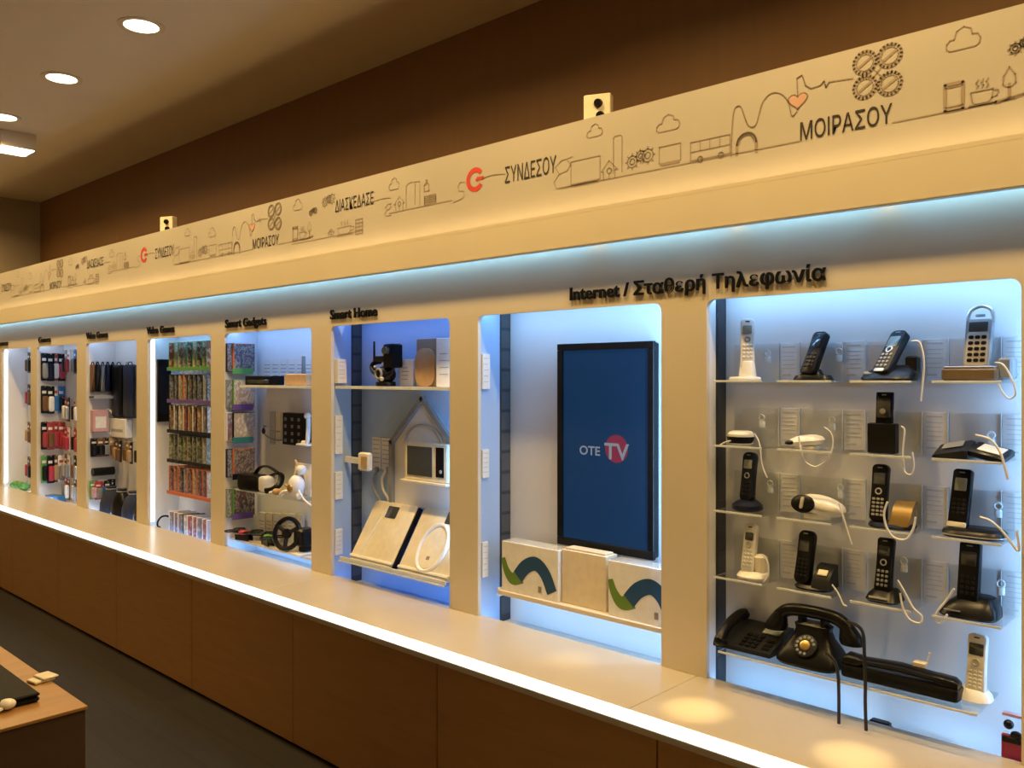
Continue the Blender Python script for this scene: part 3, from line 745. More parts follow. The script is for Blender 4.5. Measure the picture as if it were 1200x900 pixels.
MB().box(-.038, .038, -.018, .014, 0, .084, .003).build('base', M['black'], p)
handset(p, .046, .125, .016, M['black'], 4, .004, -.004, .046, 0, (.42, .86, M['screen'], .80), None, None, lambda s: 1, .003)
MB().puck(.008, .008, .0025, 2, .0006, TR(.004, -.0145, .118) @ RX(90)).build('glowing_key', M['silver'], p)
cable(p, [(1056, 500), (1060, 505), (1058, 530), (1060, 552), (1068, 556), (1071, 545), (1069, 530)], 2.40)
p = phone('flat folding phone of two dark leaves, rightmost on the second row', 1140, 1, name='folding_phone')
mb = MB(); mb.loft([[Vector((xx, y_, z)) for y_, z in ((y0_, 0), (y0_, h0_), (y0_ + .070, h0_ + .024), (y0_ + .078, h0_ + .018), (y0_ + .078, 0))] for xx, y0_, h0_ in ((-.088, -.042, .004), (-.080, -.046, .008), (-.010, -.046, .022), (-.002, -.042, .020))]); mb.build('base', M['dark'], p)
MB().box(-.026, .026, -.020, .018, 0, .0015, .0006, TR(-.046, .0, .0335) @ Matrix.Rotation(math.radians(-11), 4, 'Y') @ RX(19)).build('display_screen', M['grey'], p)
mx = TR(.044, -.004, .020) @ RZ(-6) @ Matrix.Rotation(math.radians(12), 4, 'Y') @ RX(14)
MB().box(-.046, .046, -.040, .034, -.012, .008, .006, mx).build('handset', M['black'], p)
MB().box(-.026, .032, -.026, .022, .0075, .0095, .002, mx).build('pale_panel', M['cream'], p)
cable(p, [(1143, 510), (1160, 515), (1172, 530), (1178, 550), (1181, 562)], 2.39, .003); clip(p, .03, .055, .03)

# third row
p = phone('navy cordless phone upright on a round dark base, leftmost on the third row', 876, 2)
MB().ell([(0, 0, 0, .040, .038), (0, 0, .006, .049, .046), (0, 0, .018, .048, .045), (0, .002, .028, .036, .032), (0, .004, .034, .026, .022)], 32, 2).build('base', M['navy'], p)
handset(p, .046, .155, .024, M['navy'], 9, 0, -.004, .028, -4, (.66, .84, M['lcd'], .6), (.1, .42, 4, M['dark']), (.52, M['grey']), None, .018)
clip(p, .055)
p = phone('white egg shaped cordless phone with a black oval face, second on the third row', 958, 2, name='egg_phone')
mx = TR(.010, 0, .040) @ RZ(-10) @ Matrix.Rotation(math.radians(8), 4, 'Y')
MB().ball((.004, 0, 0), .076, .040, .030, 28, mx).build('shell', M['white'], p)
mf = TR(-.032, -.031, .044) @ RZ(-16) @ RX(74)
MB().ell([(0, 0, -.010, .036, .022), (0, 0, -.002, .042, .027), (0, 0, .004, .040, .0255), (0, 0, .008, .030, .018)], 30, 2, mf).build('oval_face', M['black'], p)
MB().rslab(.012, .034, .004, .005, .0008, mf @ TR(.004, -.016, .0085) @ RX(-90)).build('face_bar', M['silver'], p)
MB().puck(.040, .026, .016, 2.2, .003).build('foot', M['white'], p)
cable(p, [(983, 590), (988, 605), (994, 625), (998, 638)], 2.42); clip(p, .05, .05, .06)
p = phone('black cordless phone with silver keys beside a bronze base, third on the third row', 1044, 2)
MB().ell([(.004, 0, 0, .058, .040), (.004, 0, .006, .062, .044), (.004, .004, .014, .058, .038)], 28, 3).build('base', M['black'], p)
mb = MB(); prof = [(-.036, .010), (-.030, .034), (-.010, .060), (.014, .074), (.030, .074), (.034, .010)]
mb.loft([[Vector((xx + (0.006 if z > .03 else 0), y_, z)) for y_, z in prof] for xx in (.004, .010, .048, .056)]); mb.build('cradle', M['gold'], p)
handset(p, .046, .160, .025, M['black'], 10, -.030, -.012, .014, 0, (.64, .84, M['screen'], .68), (.08, .42, 5, M['silver'], .19), (.52, M['silver']), None, .014)
cable(p, [(1040, 588), (1036, 602), (1039, 618), (1048, 630), (1062, 632), (1070, 620), (1073, 606)], 2.385, .0031)
p = phone('black cordless phone with white chin on a flat black base, rightmost on the third row', 1139, 2)
MB().ell([(.006, 0, 0, .070, .046), (.006, 0, .005, .076, .050), (.006, .002, .016, .074, .046), (.01, .004, .024, .060, .036)], 32, 3.4).build('base', M['black'], p)
MB().ell([(.006, 0, .0052, .0765, .0505), (.006, 0, .0078, .0763, .0503)], 32, 3.4).build('base_rim', M['silver'], p)
handset(p, .050, .155, .020, M['black'], 14, -.030, -.014, .022, -8, (.62, .84, M['lcd'], .6), (.2, .5, 4, M['dark']), None, lambda s: 1 - .03 * s, .010, foot=(.0, .085, .96, M['white']))
cable(p, [(1148, 606), (1160, 610), (1172, 620), (1182, 632), (1192, 645), (1194, 640), (1191, 622)], 2.39, .003); clip(p, .05, .05, .05)

# fourth row
p = phone('white cordless phone with small dark screen on a white base, leftmost on the fourth row', 882, 3)
MB().ell([(0, 0, 0, .044, .036), (0, 0, .006, .048, .040), (.002, .002, .016, .044, .034), (.004, .006, .022, .034, .024)], 28, 2.6).build('base', M['white'], p)
MB().box(.006, .042, -.012, .026, .014, .075, .012).build('cradle', M['cream'], p)
handset(p, .044, .150, .023, M['white'], 10, -.010, -.010, .016, 0, (.66, .82, M['screen'], .62), (.1, .5, 5, M['paper']), (.57, M['silver']), None, .014)
cable(p, [(894, 650), (900, 660), (900, 675), (895, 682)], 2.41)
p = phone('black cordless phone left of a squat base with pale label, second on the fourth row', 955, 3)
MB().ell([(0, 0, 0, .052, .040), (0, 0, .006, .056, .044), (.002, .002, .014, .052, .038)], 28, 3).build('base', M['black'], p)
mb = MB(); mb.loft([[Vector((xx, y_, z)) for y_, z in ((-.040, .008), (-.034, .034), (.004, .070), (.030, .074), (.034, .008))] for xx in (.006, .012, .050, .057)]); mb.build('cradle', M['dark'], p)
mx = TR(.031, -.0165, .0535) @ RX(43.5 - 90); MB().box(-.014, .014, -.002, .0012, -.010, .010, .0005, mx).build('pale_label', M['cream'], p)
handset(p, .050, .158, .027, M['black'], 12, -.030, -.018, .012, -8, (.60, .80, M['screen'], .64), (.12, .48, 5, M['dark']), None, None, .02)
cable(p, [(975, 685), (982, 695), (988, 708), (992, 710)], 2.41)
p = phone('black cordless phone with silver strip on a small black base, third on the fourth row', 1037, 3)
MB().ell([(0, 0, 0, .043, .040), (0, 0, .006, .048, .045), (0, .004, .020, .042, .036), (.002, .008, .034, .030, .022)], 28, 3).build('base', M['black'], p)
MB().rslab(.05, .006, .003, .002, .0006, TR(-.004, -.043, .012) @ RX(-14)).build('silver_strip', M['silver'], p)
handset(p, .046, .150, .024, M['black'], 10, -.002, -.008, .026, -4, (.66, .84, M['screen'], .66), (.08, .42, 4, M['grey']), (.54, M['silver']), None, .010)
cable(p, [(1052, 680), (1058, 690), (1070, 712), (1080, 722), (1078, 730), (1066, 726), (1058, 712), (1055, 695)], 2.39, .0028); clip(p, .045, .02, .085)
p = phone('black cordless phone in a large black wedge base, rightmost on the fourth row', 1137, 3)
MB().ell([(0, 0, 0, .068, .050), (0, 0, .006, .072, .054), (.004, .004, .026, .066, .046), (.014, .012, .050, .044, .030), (.014, .014, .054, .036, .024)], 32, 3.6).build('base', M['black'], p)
MB().rslab(.04, .004, .002, .0015, .0005, TR(-.03, -.0515, .017) @ RX(-20)).build('silver_strip', M['grey'], p)
handset(p, .052, .155, .024, M['black'], 9, -.002, -.012, .038, -4, (.60, .84, M['screen'], .72), (.1, .46, 4, M['dark']), None, lambda s: 1 - .02 * s, .008)
cable(p, [(1118, 690), (1108, 705), (1099, 716), (1096, 726), (1102, 730), (1110, 720)], 2.395, .0028); clip(p, .065, .03, .06)

# bottom glass shelf and what stands on it
zs = H - .836
xa, xb = U(843, 2.34), U(1145, 2.33)
t = thing('glass_shelf', 'long clear glass shelf carrying the corded telephones, lowest in the telephone bay', 'shelf', ((xa + xb) / 2, 2.43, zs)); lo = ((xa + xb) / 2, 2.43, zs)
MB().box(xa, xb, 2.333, BACK0 - .001, zs - .006, zs - .0003, .001).build('shelf_plate', M['glass'], t, lo)
MB().box(xa, xb, 2.3305, 2.3328, zs - .0065, zs, .0008).build('shelf_edge', M['acredge'], t, lo)
def sphone(label, px, y, name): return thing(name, label, 'phone', (U(px, y), y, zs + .0003), group='telephones on the clear shelves')

p = sphone('low black corded desk phone with handset on its left, left end of the glass shelf', 880, 2.43, 'desk_phone')
mb = MB(); mb.loft([[Vector((xx, y_, z)) for y_, z in ((-.075, .004), (-.075, .016), (.070, .062), (.085, .060), (.085, .004))] for xx in (-.088, -.084, .096, .100)]); mb.build('base', M['dark'], p)
mxs = TR(.0, -.075, .0165) @ RX(17.6)
MB().box(.03, .086, .095, .132, 0, .004, .001, mxs).build('display_screen', M['lcd'], p)
g = MB()
for i in range(4):
    for j in range(3): g.box(-.008 + j * .020, .007 + j * .020, .012 + i * .019, .025 + i * .019, 0, .0045, .001, mxs)
for i in range(3): g.box(.064, .088, .014 + i * .020, .026 + i * .020, 0, .004, .001, mxs)
g.build('keypad', M['black'], p)
g = MB(); q = [mxs @ Vector((-.058, y_, z)) for y_, z in ((-.012, .016), (.010, .026), (.045, .034), (.090, .034), (.130, .028), (.155, .018))]
g.tube(q, .016, 12); g.ball(q[0] + Vector((0, .008, -.002)), .021, .020, .016); g.ball(q[-1] + Vector((0, -.008, -.002)), .021, .020, .016); g.build('handset', M['black'], p)

p = sphone('vintage style black telephone with rotary dial, its handset lying across the cradle', 952, 2.42, 'vintage_telephone')
MB().ell([(0, 0, 0, .088, .068), (0, 0, .008, .094, .074), (0, .002, .024, .092, .070), (0, .006, .046, .080, .052), (0, .010, .074, .058, .034), (0, .012, .096, .050, .028), (0, .012, .110, .054, .027), (0, .012, .116, .046, .020)], 36, 4).build('base', M['black'], p)
md = TR(0, -.0445, .058) @ RX(52)
MB().puck(.034, .034, .006, 2, .002, md).build('dial_ring', M['dark'], p)
MB().puck(.015, .015, .010, 2, .002, md).build('dial_centre', M['gold'], p)
g = MB()
for i in range(10):
    a = math.radians(20 + 29 * i); g.puck(.0045, .0045, .0068, 2, .0005, md @ TR(.025 * math.cos(a), .025 * math.sin(a), 0), n=10)
g.build('dial_holes', M['slotgap'], p)
g = MB(); q = [Vector((xx, .004, z)) for xx, z in ((-.106, .118), (-.076, .140), (-.030, .147), (.03, .147), (.076, .140), (.106, .118))]
g.tube(q, .019, 12)
for s in (-1, 1): g.ell([(s * .116, .004, .078, .033, .031), (s * .114, .004, .088, .035, .033), (s * .108, .004, .108, .028, .026), (s * .100, .004, .130, .019, .019)], 22, 2)
g.build('handset', M['black'], p)
g = MB()
for s in (-1, 1): g.box(s * .034 - .006, s * .034 + .006, -.012, .03, .105, .138, .003)
g.build('cradle_prongs', M['black'], p)
cable(p, [(992, 728), (1006, 734), (1012, 745), (1013, 770), (1014, 800), (1014, 825), (1015, 856)], 2.318, .0048, M['bcable'], None, 'cord')
cable(p, [(968, 765), (978, 775), (982, 790), (983, 815), (983, 848)], 2.316, .0048, M['bcable'], None, 'cord')

p = sphone('long low black corded phone lying along the glass shelf', 1055, 2.395, 'slim_phone')
mx = RZ(0)
Lh = .152
mb = MB(); mb.rslab(.062, 2 * Lh, .034, .012, .006, TR(-Lh, 0, .017) @ Matrix.Rotation(math.radians(90), 4, 'Y') @ RZ(90)); mb.build('base', M['black'], p)
mb = MB(); R_ = []
for s_, w_, z0_, z1_ in ((-.150, .020, .030, .054), (-.140, .025, .030, .062), (-.108, .025, .030, .060), (-.098, .021, .040, .058), (0, .021, .044, .064), (.088, .021, .040, .058), (.098, .024, .030, .058), (.136, .024, .030, .056), (.148, .019, .030, .048)):
    R_.append([Vector((s_, w_ * c_, z0_ + (z1_ - z0_) * d_)) for c_, d_ in ((-1, .2), (-.8, 0), (.8, 0), (1, .2), (1, .7), (.6, 1), (-.6, 1), (-1, .7))])
mb.loft(R_); mb.build('handset', M['black'], p, ang=50)
MB().box(.030, .062, .004, .030, .062, .074, .002).build('security_tag', M['cream'], p)
cable(p, [(1078, 786), (1086, 778), (1090, 765)], 2.43, .003)

p = sphone('white cordless phone with square dark screen, right end of the glass shelf', 1142, 2.43, 'cordless_phone')
MB().ell([(0, 0, 0, .040, .034), (0, 0, .006, .044, .038), (0, .002, .018, .040, .032), (0, .004, .030, .030, .022)], 28, 2.6).build('base', M['white'], p)
handset(p, .047, .150, .023, M['white'], 8, .004, -.004, .020, -4, (.64, .84, M['screen'], .74), (.08, .40, 5, M['paper']), (.52, M['silver']), None, .012)

# bits at the foot of the telephone bay
y = 2.436; x0, x1 = U(1174, y), U(1199, y)
t = thing('red_package', 'crimson and black blister package at the lower right corner of the telephone bay', 'package', ((x0 + x1) / 2, y, BFL + .0006)); lo = ((x0 + x1) / 2, y, BFL + .0006)
MB().box(x0, x1, y - .006, y + .02, BFL + .0008, BFL + .108, .002).build('carton', M['crimson'], t, lo)
MB().box(x0, x1, y + .004, y + .018, BFL + .1085, BFL + .108, .002).build('backing_card', M['paper'], t, lo)
g = MB(); cx = (x0 + x1) / 2
g.ball((cx - .008, y - .002, BFL + .134), .012).ball((cx + .010, y - .004, BFL + .112), .014, .008, .010).box(x0 + .002, x1 - .002, y - .010, y - .0065, BFL + .090, BFL + .104, .002); g.build('black_earbuds', M['black'], t, lo)
MB().box(x0, x1, y + .002, y + .019, BFL + .1525, BFL + .160, .001).build('hang_rail', M['rose'], t, lo)
y = 2.45; x = U(1032, y)
solo(MB().box(x - .028, x + .026, y - .014, y + .014, BFL + .0006, BFL + .050, .005).tube([(x + .026, y, BFL + .040), (x + .05, y + .004, BFL + .030), (x + .09, y + .02, BFL + .012), (x + .16, y + .03, BFL + .008)], .004), 'seam_shadow_lump', M['black'], 'dark lump and seam shadow line behind the counter edge under the glass shelf', 'plug', None, (x, y, BFL + .0006))  # black lump; its thin tail draws the seam shadow along the bottom

# ------------------------------------------------------------------ screen bay
B1 = FACE + DEPTH[1]
yt = B1 - .032
x0, x1 = U(655, yt), U(768, yt); z1, z0 = ZZ(711, 401.5, yt), ZZ(711, 646.5, yt)
cx, cz = (x0 + x1) / 2, (z0 + z1) / 2
t = thing('television', 'tall dark blue screen in a black frame standing portrait on the white back panel', 'screen', (cx, yt, z0)); lo = (cx, yt, z0)
MB().box(x0 + .004, x1 - .004, yt + .004, B1 - .0008, z0 + .004, z1 - .004, .006).build('housing', M['black'], t, lo)
bz = .026
g = MB()
for a, b_, c, d in ((x0, x1, z1 - bz, z1), (x0, x1, z0, z0 + bz * 1.15), (x0, x0 + bz, z0 + bz * 1.15, z1 - bz), (x1 - bz, x1, z0 + bz * 1.15, z1 - bz)): g.box(a, b_, yt - .012, yt + .0035, c, d, .002)
g.build('bezel', M['black'], t, lo)
scn = MB().box(x0 + bz, x1 - bz, yt - .003, yt + .003, z0 + bz * 1.15, z1 - bz).build('display_screen', M['tv'], t, lo)
glow_w = mat('screen_white', (.02, .02, .02), .4, emit=(.36, .40, .48), estr=.5); glow_r = mat('screen_red', (.02, .01, .01), .4, emit=(.20, .015, .05), estr=.8)
rr = .052; rx = U(723, yt); rz = ZZ(723, 526, yt)
MB().add([Vector((rx + rr * math.cos(a), yt - .0036, rz + rr * math.sin(a))) for a in [2 * math.pi * i / 32 for i in range(32)]], [tuple(range(32))]).build('red_disc', glow_r, scn, lo)
for body, pa, pb, py, hh in (('OTE', 680, 704, 532, .034), ('TV', 709, 738, 537, .060)):
    xa, xb = U(pa, yt), U(pb, yt); vs, fs = text_mesh(body, xb - xa, hh, 0, .02)
    MB().add([v + Vector((xa, yt - .0042, ZZ(pa, py, yt))) for v in vs], fs).build('screen_lettering', glow_w, scn, lo)

ys = 2.432; zt_ = H - .846
xa, xb = U(583, ys), OP[1][1] + .045
t = thing('white_shelf', 'white shelf under the dark screen carrying three cartons', 'shelf', ((xa + xb) / 2, 2.5, zt_)); lo = ((xa + xb) / 2, 2.5, zt_)
MB().box(xa, xb, ys, B1 - .001, zt_ - .018, zt_, .002).build('shelf_plate', M['laminate'], t, lo)
MB().box(xa - .012, xa - .001, ys + .01, B1 - .001, zt_ - .030, zt_ + .004, .002).build('bracket', M['acredge'], t, lo)
def ribbon(pts, w0, w1, y, mb):
    P = [Vector(p) for p in pts]; Q = []
    for i in range(len(P) - 1):
        a, b_, c, d = P[max(0, i - 1)], P[i], P[i + 1], P[min(len(P) - 1, i + 2)]
        for k in range(8):
            u = k / 8; Q.append(.5 * ((2 * b_) + (c - a) * u + (2 * a - 5 * b_ + 4 * c - d) * u * u + (3 * b_ - a - 3 * c + d) * u ** 3))
    Q.append(P[-1]); V = []; n = len(Q)
    for i, p_ in enumerate(Q):
        tg = (Q[min(n - 1, i + 1)] - Q[max(0, i - 1)]).normalized(); nn = Vector((-tg.y, tg.x)); ww = w0 + (w1 - w0) * i / (n - 1)
        V += [Vector((p_.x + nn.x * ww, y, p_.y + nn.y * ww)), Vector((p_.x - nn.x * ww, y, p_.y - nn.y * ww))]
    mb.add(V, [(2 * i, 2 * i + 2, 2 * i + 3, 2 * i + 1) for i in range(n - 1)]); return mb
swg = mat('swirl_green', (.13, .25, .03), .4); swb = mat('swirl_blue', (.010, .065, .17), .4)
for pa, pb, py0, py1, lab in ((588, 654, 641, 697, 'pale carton with a green and blue wave, left end of the white shelf'), (713, 785, 664, 733, 'pale carton with a green and blue wave, right end of the white shelf')):
    y = 2.447; x0, x1 = U(pa, y), U(pb, y)
    if pb > 780: x1 = x0 + (U(654, y) - U(588, y))
    hh = .194; wd = x1 - x0; zb = zt_ + .0004
    t = thing('router_carton', lab, 'carton', ((x0 + x1) / 2, y, zb), group='wave printed cartons on the white shelf'); lo = ((x0 + x1) / 2, y, zb)
    MB().box(x0, x1, y, y + .085, zb, zb + hh, .002).build('carton', M['beigebox'] if False else M['paper'], t, lo)
    X = lambda u: x0 + u * wd
    Z = lambda v: zb + v * hh
    g = ribbon([(X(.03), Z(.66)), (X(.09), Z(.42)), (X(.20), Z(.27)), (X(.36), Z(.36))], .010, .030, y - .0008, MB()); g.build('green_wave', swg, t, lo)
    g = ribbon([(X(.30), Z(.33)), (X(.44), Z(.56)), (X(.62), Z(.66)), (X(.78), Z(.50)), (X(.90), Z(.16))], .028, .026, y - .0012, MB()); g.build('blue_wave', swb, t, lo)
    cx_, cz_ = X(.69), Z(.17)
    MB().add([Vector((cx_ + a, y - .001, cz_ + c)) for a, c in ((-.008, -.012), (.008, -.012), (.008, .012), (-.008, .012))], [(0, 1, 2, 3)]).build('printed_mark', M['ink'], t, lo)
    MB().box(x0 + .004, x1 - .004, y + .002, y + .083, zb + hh + .0003, zb + hh + .004, .001).build('acrylic_lid', M['acr'], t, lo)
y = 2.462; x0, x1 = U(658, y), U(710, y); zb = zt_ + .0004
t = thing('plain_carton', 'plain cream carton between the two wave printed cartons', 'carton', ((x0 + x1) / 2, y, zb)); lo = ((x0 + x1) / 2, y, zb)
MB().box(x0, x1, y, y + .07, zb, zb + .200, .003).build('carton', M['beigebox'], t, lo)
MB().box(x0 + .01, x1 - .01, y + .01, y + .06, zb + .2005, zb + .207, .002).build('lid_flap', M['beigebox'], t, lo)

def side_card(i, pa, pb, py0, py1, lab, m_=None, name='wall_card', cat='card', thick=.012, grp=None):
    """a small flat thing fixed to the left side panel of bay i; pa..pb pixels along the depth"""
    xs_ = OP[i][0] - .006
    ya, _ = SW(pa, 500, xs_); yb_, _ = SW(pb, 500, xs_)
    ya = max(ya, FACE + .022); yb_ = min(yb_, FACE + DEPTH[i] - .004)
    if yb_ - ya < .01: yb_ = ya + .02
    pm = (pa + pb) / 2; z1 = SW(pm, py0, xs_)[1]; z0 = SW(pm, py1, xs_)[1]
    t = thing(name, lab, cat, (xs_, (ya + yb_) / 2, z0), group=grp); lo = (xs_, (ya + yb_) / 2, z0)
    MB().box(xs_ + .0004, xs_ + thick, ya, yb_, z0, z1, .0015).build('card', m_ or M['paper'], t, lo)
    g = MB(); n = 5
    for k in range(n):
        z = z1 - (z1 - z0) * (k + .8) / (n + 1); g.box(xs_ + thick, xs_ + thick + .0005, ya + (yb_ - ya) * .15, yb_ - (yb_ - ya) * (.15 + .1 * (k % 2)), z, z + .003)
    g.build('printed_lines', M['inkpale'], t, lo); return t
side_card(1, 563, 572, 415, 456, 'white card high on the blue lit side panel of the screen bay', grp='cards on side panels')
side_card(1, 561, 571, 527, 560, 'white card halfway up the blue lit side panel of the screen bay', grp='cards on side panels')
side_card(1, 562, 570, 635, 676, 'white card low on the blue lit side panel of the screen bay', grp='cards on side panels')

# ------------------------------------------------------------------ house display bay
X2a, X2b = OP[2]; B2 = FACE + DEPTH[2]
zsh = ZZ(455, 453, 2.47)
t = thing('white_shelf', 'upper shelf of the house display bay carrying the black camera', 'shelf', ((X2a + X2b) / 2, 2.5, zsh)); lo = ((X2a + X2b) / 2, 2.5, zsh)
MB().box(X2a, X2b + .045, 2.425, B2 - .001, zsh - .012, zsh, .002).build('shelf_plate', M['laminate'], t, lo)
MB().box(X2a, X2b + .045, 2.422, 2.4248, zsh - .013, zsh + .001, .001).build('shelf_edge', M['acredge'], t, lo)
y = 2.49; x = U(452, y); k = T(452, y) / FPX
t = thing('security_camera', 'black camera assembly with upright antenna on the upper shelf of the house display bay', 'camera', (x, y, zsh + .0004))
MB().puck(.050, .045, .022, 2, .005).ball((0, 0, .055), .052, .046, .042, 20).build('base', M['black'], t)
MB().tube([(-.02, -.03, .05), (-.075, -.02, .075), (-.085, -.01, .105), (-.04, .0, .115)], .010, 10).tube([(.02, -.03, .05), (.07, -.02, .065), (.065, -.01, .105)], .010, 10).build('arm', M['black'], t)
MB().box(-.05, .075, -.03, .03, .112, .142, .006).build('bar', M['dark'], t)
MB().box(.022, .085, -.035, .035, .085, .196, .008).build('camera_head', M['black'], t)
g = MB(); g.cyl((.052, -.035, .165), (.052, -.052, .165), .020, .017, 20); g.build('lens', M['screen'], t)
MB().box(-.094, -.080, -.008, .008, .075, .120, .004).cyl((-.087, 0, .118), (-.087, 0, .212), .0055, .0045, 12).build('antenna', M['navy'], t)
MB().ring((.0, -.042, .058), .022, .006, 'y', 22, 8).build('grey_ring', M['grey'], t)
MB().ball((.03, -.046, .035), .010).ball((-.03, -.040, .09), .007).build('glints', M['silver'], t)
def standing_box(name, lab, cat, px0, px1, py0, y, z, m_, dep=.05, extra=None):
    x0, x1 = U(px0, y), U(px1, y); h_ = ZZ((px0 + px1) / 2, py0, y) - z
    t = thing(name, lab, cat, ((x0 + x1) / 2, y, z + .0004)); w_ = x1 - x0
    MB().box(-w_ / 2, w_ / 2, 0, dep, 0, h_, .003).build('carton', m_, t)
    if extra: extra(t, w_, h_)
    return t
def label_lines(t, w_, h_):
    g = MB()
    for k in range(4): g.box(-w_ * .32, w_ * (.1 + .06 * (k % 3)), -.0006, 0, h_ * (.25 + .14 * k), h_ * (.25 + .14 * k) + .004)
    g.build('printed_lines', M['inkgrey'], t)
standing_box('device_carton', 'small white carton behind the black camera on the upper shelf', 'carton', 468, 484, 421, 2.53, zsh, M['paper'], .045, label_lines)
def arch(t, w_, h_):
    MB().rslab(w_ * .96, h_ * .80, .012, w_ * .40, .002, TR(0, -.007, 0)).build('arched_front', M['kraft'], t)
standing_box('device_carton', 'tan carton with arched front on the upper shelf, right of the camera', 'carton', 488, 512, 397, 2.50, zsh, mat('brown_card', (.30, .24, .17), .7), .06, arch)
standing_box('device_carton', 'tall pale carton at the right end of the upper shelf', 'carton', 511, 534, 396, 2.475, zsh, M['paper'], .06, label_lines)
side_card(2, 389, 402, 421, 449, 'white card standing above the shelf on the house display bay side', grp='cards on side panels', thick=.03)
side_card(2, 389, 400, 487, 532, 'upper white sheet on the house display bay side below the shelf', grp='cards on side panels')
side_card(2, 389, 400, 553, 585, 'middle white sheet on the house display bay side', grp='cards on side panels')
side_card(2, 389, 400, 620, 650, 'lowest white sheet on the house display bay side', grp='cards on side panels')
xs_ = OP[2][0] - .006
t = thing('paper_pennant', 'small white triangular pennant at the top left of the house display bay', 'pennant', (xs_ + .03, 2.44, ZTOP - .004)); 
MB().add([Vector(v) for v in ((-.001, -.016, .002), (-.001, .02, .002), (-.001, .004, -.045), (.001, -.016, .002), (.001, .02, .002), (.001, .004, -.045))], [(0, 2, 1), (3, 4, 5), (0, 1, 4, 3), (1, 2, 5, 4), (2, 0, 3, 5)]).build('pennant', M['paper'], t)
MB().box(-.001, .001, -.016, .020, .0022, .0475).build('hanging_tab', M['acredge'], t)

# house shaped board with a control panel
y = B2 - .016
pk = (U(497, y), ZZ(497, 467, y)); le = (U(461, y), ZZ(461, 518, y)); zb = ZZ(463, 590, y)
hw = pk[0] - le[0]; re_ = (pk[0] + hw, le[1])
t = thing('house_display', 'house shaped display board with pitched roof outline in the bay', 'display board', (pk[0], y, zb)); lo = (pk[0], y, zb)
hx1 = min(re_[0], X2b + .045)
frac = (re_[0] - hx1) / hw; rz_ = le[1] + (pk[1] - le[1]) * frac
g = MB(); out = [(le[0], zb), (hx1, zb), (hx1, rz_), pk, le]
g.loft([[Vector((a, yy, c)) for a, c in out] for yy in (y, B2 - .001)]); g.build('board', M['bay'], t, lo)
g = MB()
for a, c in ((le, pk), (pk, (hx1, rz_)), (le, (le[0], zb))):
    d = Vector((c[0] - a[0], 0, c[1] - a[1])); Ln = d.length; d.normalize(); nn = Vector((-d.z, 0, d.x)) * .011
    A = Vector((a[0], 0, a[1])); Bv = Vector((c[0], 0, c[1]))
    g.loft([[v + Vector((0, yy, 0)) for v in (A - nn - d * .008, Bv - nn + d * .008, Bv + nn + d * .008, A + nn - d * .008)] for yy in (y - .020, y - .0003)])
g.build('roof_outline', M['grey'], t, lo)
ac = (U(497, y), ZZ(497, 522, y)); q = [Vector((ac[0] + .13 * math.cos(a), y - .006, ac[1] + .095 * math.sin(a))) for a in [math.pi * i / 14 for i in range(15)]]
MB().tube(q, .0055, 8, smooth=False).build('arch_rail', M['silver'], t, lo)
y = B2 - .075
x0, x1 = U(474, y), U(524, y); z1, z0 = ZZ(498, 519, y), ZZ(498, 564, y)
t = thing('control_panel', 'white framed control panel with black screen in front of the house board', 'control panel', ((x0 + x1) / 2, y, z0)); lo = ((x0 + x1) / 2, y, z0)
MB().box(x0, x1, y, B2 - .0385, z0, z1, .006).build('housing', M['cream'], t, lo)
MB().box(x0 + .022, x1 - (x1 - x0) * .34, y - .003, y - .0002, z0 + .022, z1 - .018, .002).build('display_screen', M['screen'], t, lo)
MB().box(x1 - (x1 - x0) * .25, x1 - .02, y - .003, y - .0002, z0 + .024, z1 - .016, .002).build('black_strip', M['black'], t, lo)
MB().puck(.008, .008, .004, 2, .001, TR(x1 - (x1 - x0) * .13, y - .003, z0 + .05) @ RX(90)).build('dial_knob', M['silver'], t, lo)
MB().box(x0 - .01, x1 + .012, y - .02, B2 - .0385, z0 - .010, z0 - .0004, .002).build('ledge', M['cream'], t, lo)
y = 2.47; x = U(425, y); z0 = ZZ(425, 552, y)
t = thing('smart_plug', 'small white plug in switch with tan face beside the slotted strip of the house bay', 'plug', (x, y, z0))
x_s = xs_ - x
MB().box(-.042, .042, 0, .03, 0, .088, .010).build('housing', M['white'], t)
MB().box(-.010, .036, -.004, -.0002, .022, .070, .006).build('tan_face', M['kraft'], t)
MB().box(x_s + .0025, -.0422, .008, .022, .03, .06, .003).build('mount_arm', M['white'], t)
for pa, pb, py0, py1, lab in ((436, 446, 512, 548, 'narrow white instruction sheet left of the house board, outer one'), (447, 459, 513, 550, 'narrow white instruction sheet left of the house board, inner one')):
    y = B2 - .004; x0, x1 = U(pa, y), U(pb, y); z1, z0 = ZZ(pa, py0, y), ZZ(pa, py1, y)
    t = thing('instruction_sheet', lab, 'paper', ((x0 + x1) / 2, y, z0), group='sheets beside the house board'); lo = ((x0 + x1) / 2, y, z0)
    MB().box(x0, x1, y, B2 - .0005, z0, z1, .0005).build('sheet', M['paper'], t, lo)
    g = MB()
    for kk in range(6): zz_ = z1 - (z1 - z0) * (kk + .7) / 7; g.box(x0 + .006, x1 - .008, y - .0005, y, zz_, zz_ + .004)
    g.build('printed_lines', M['inkgrey'], t, lo)
y = B2 - .012
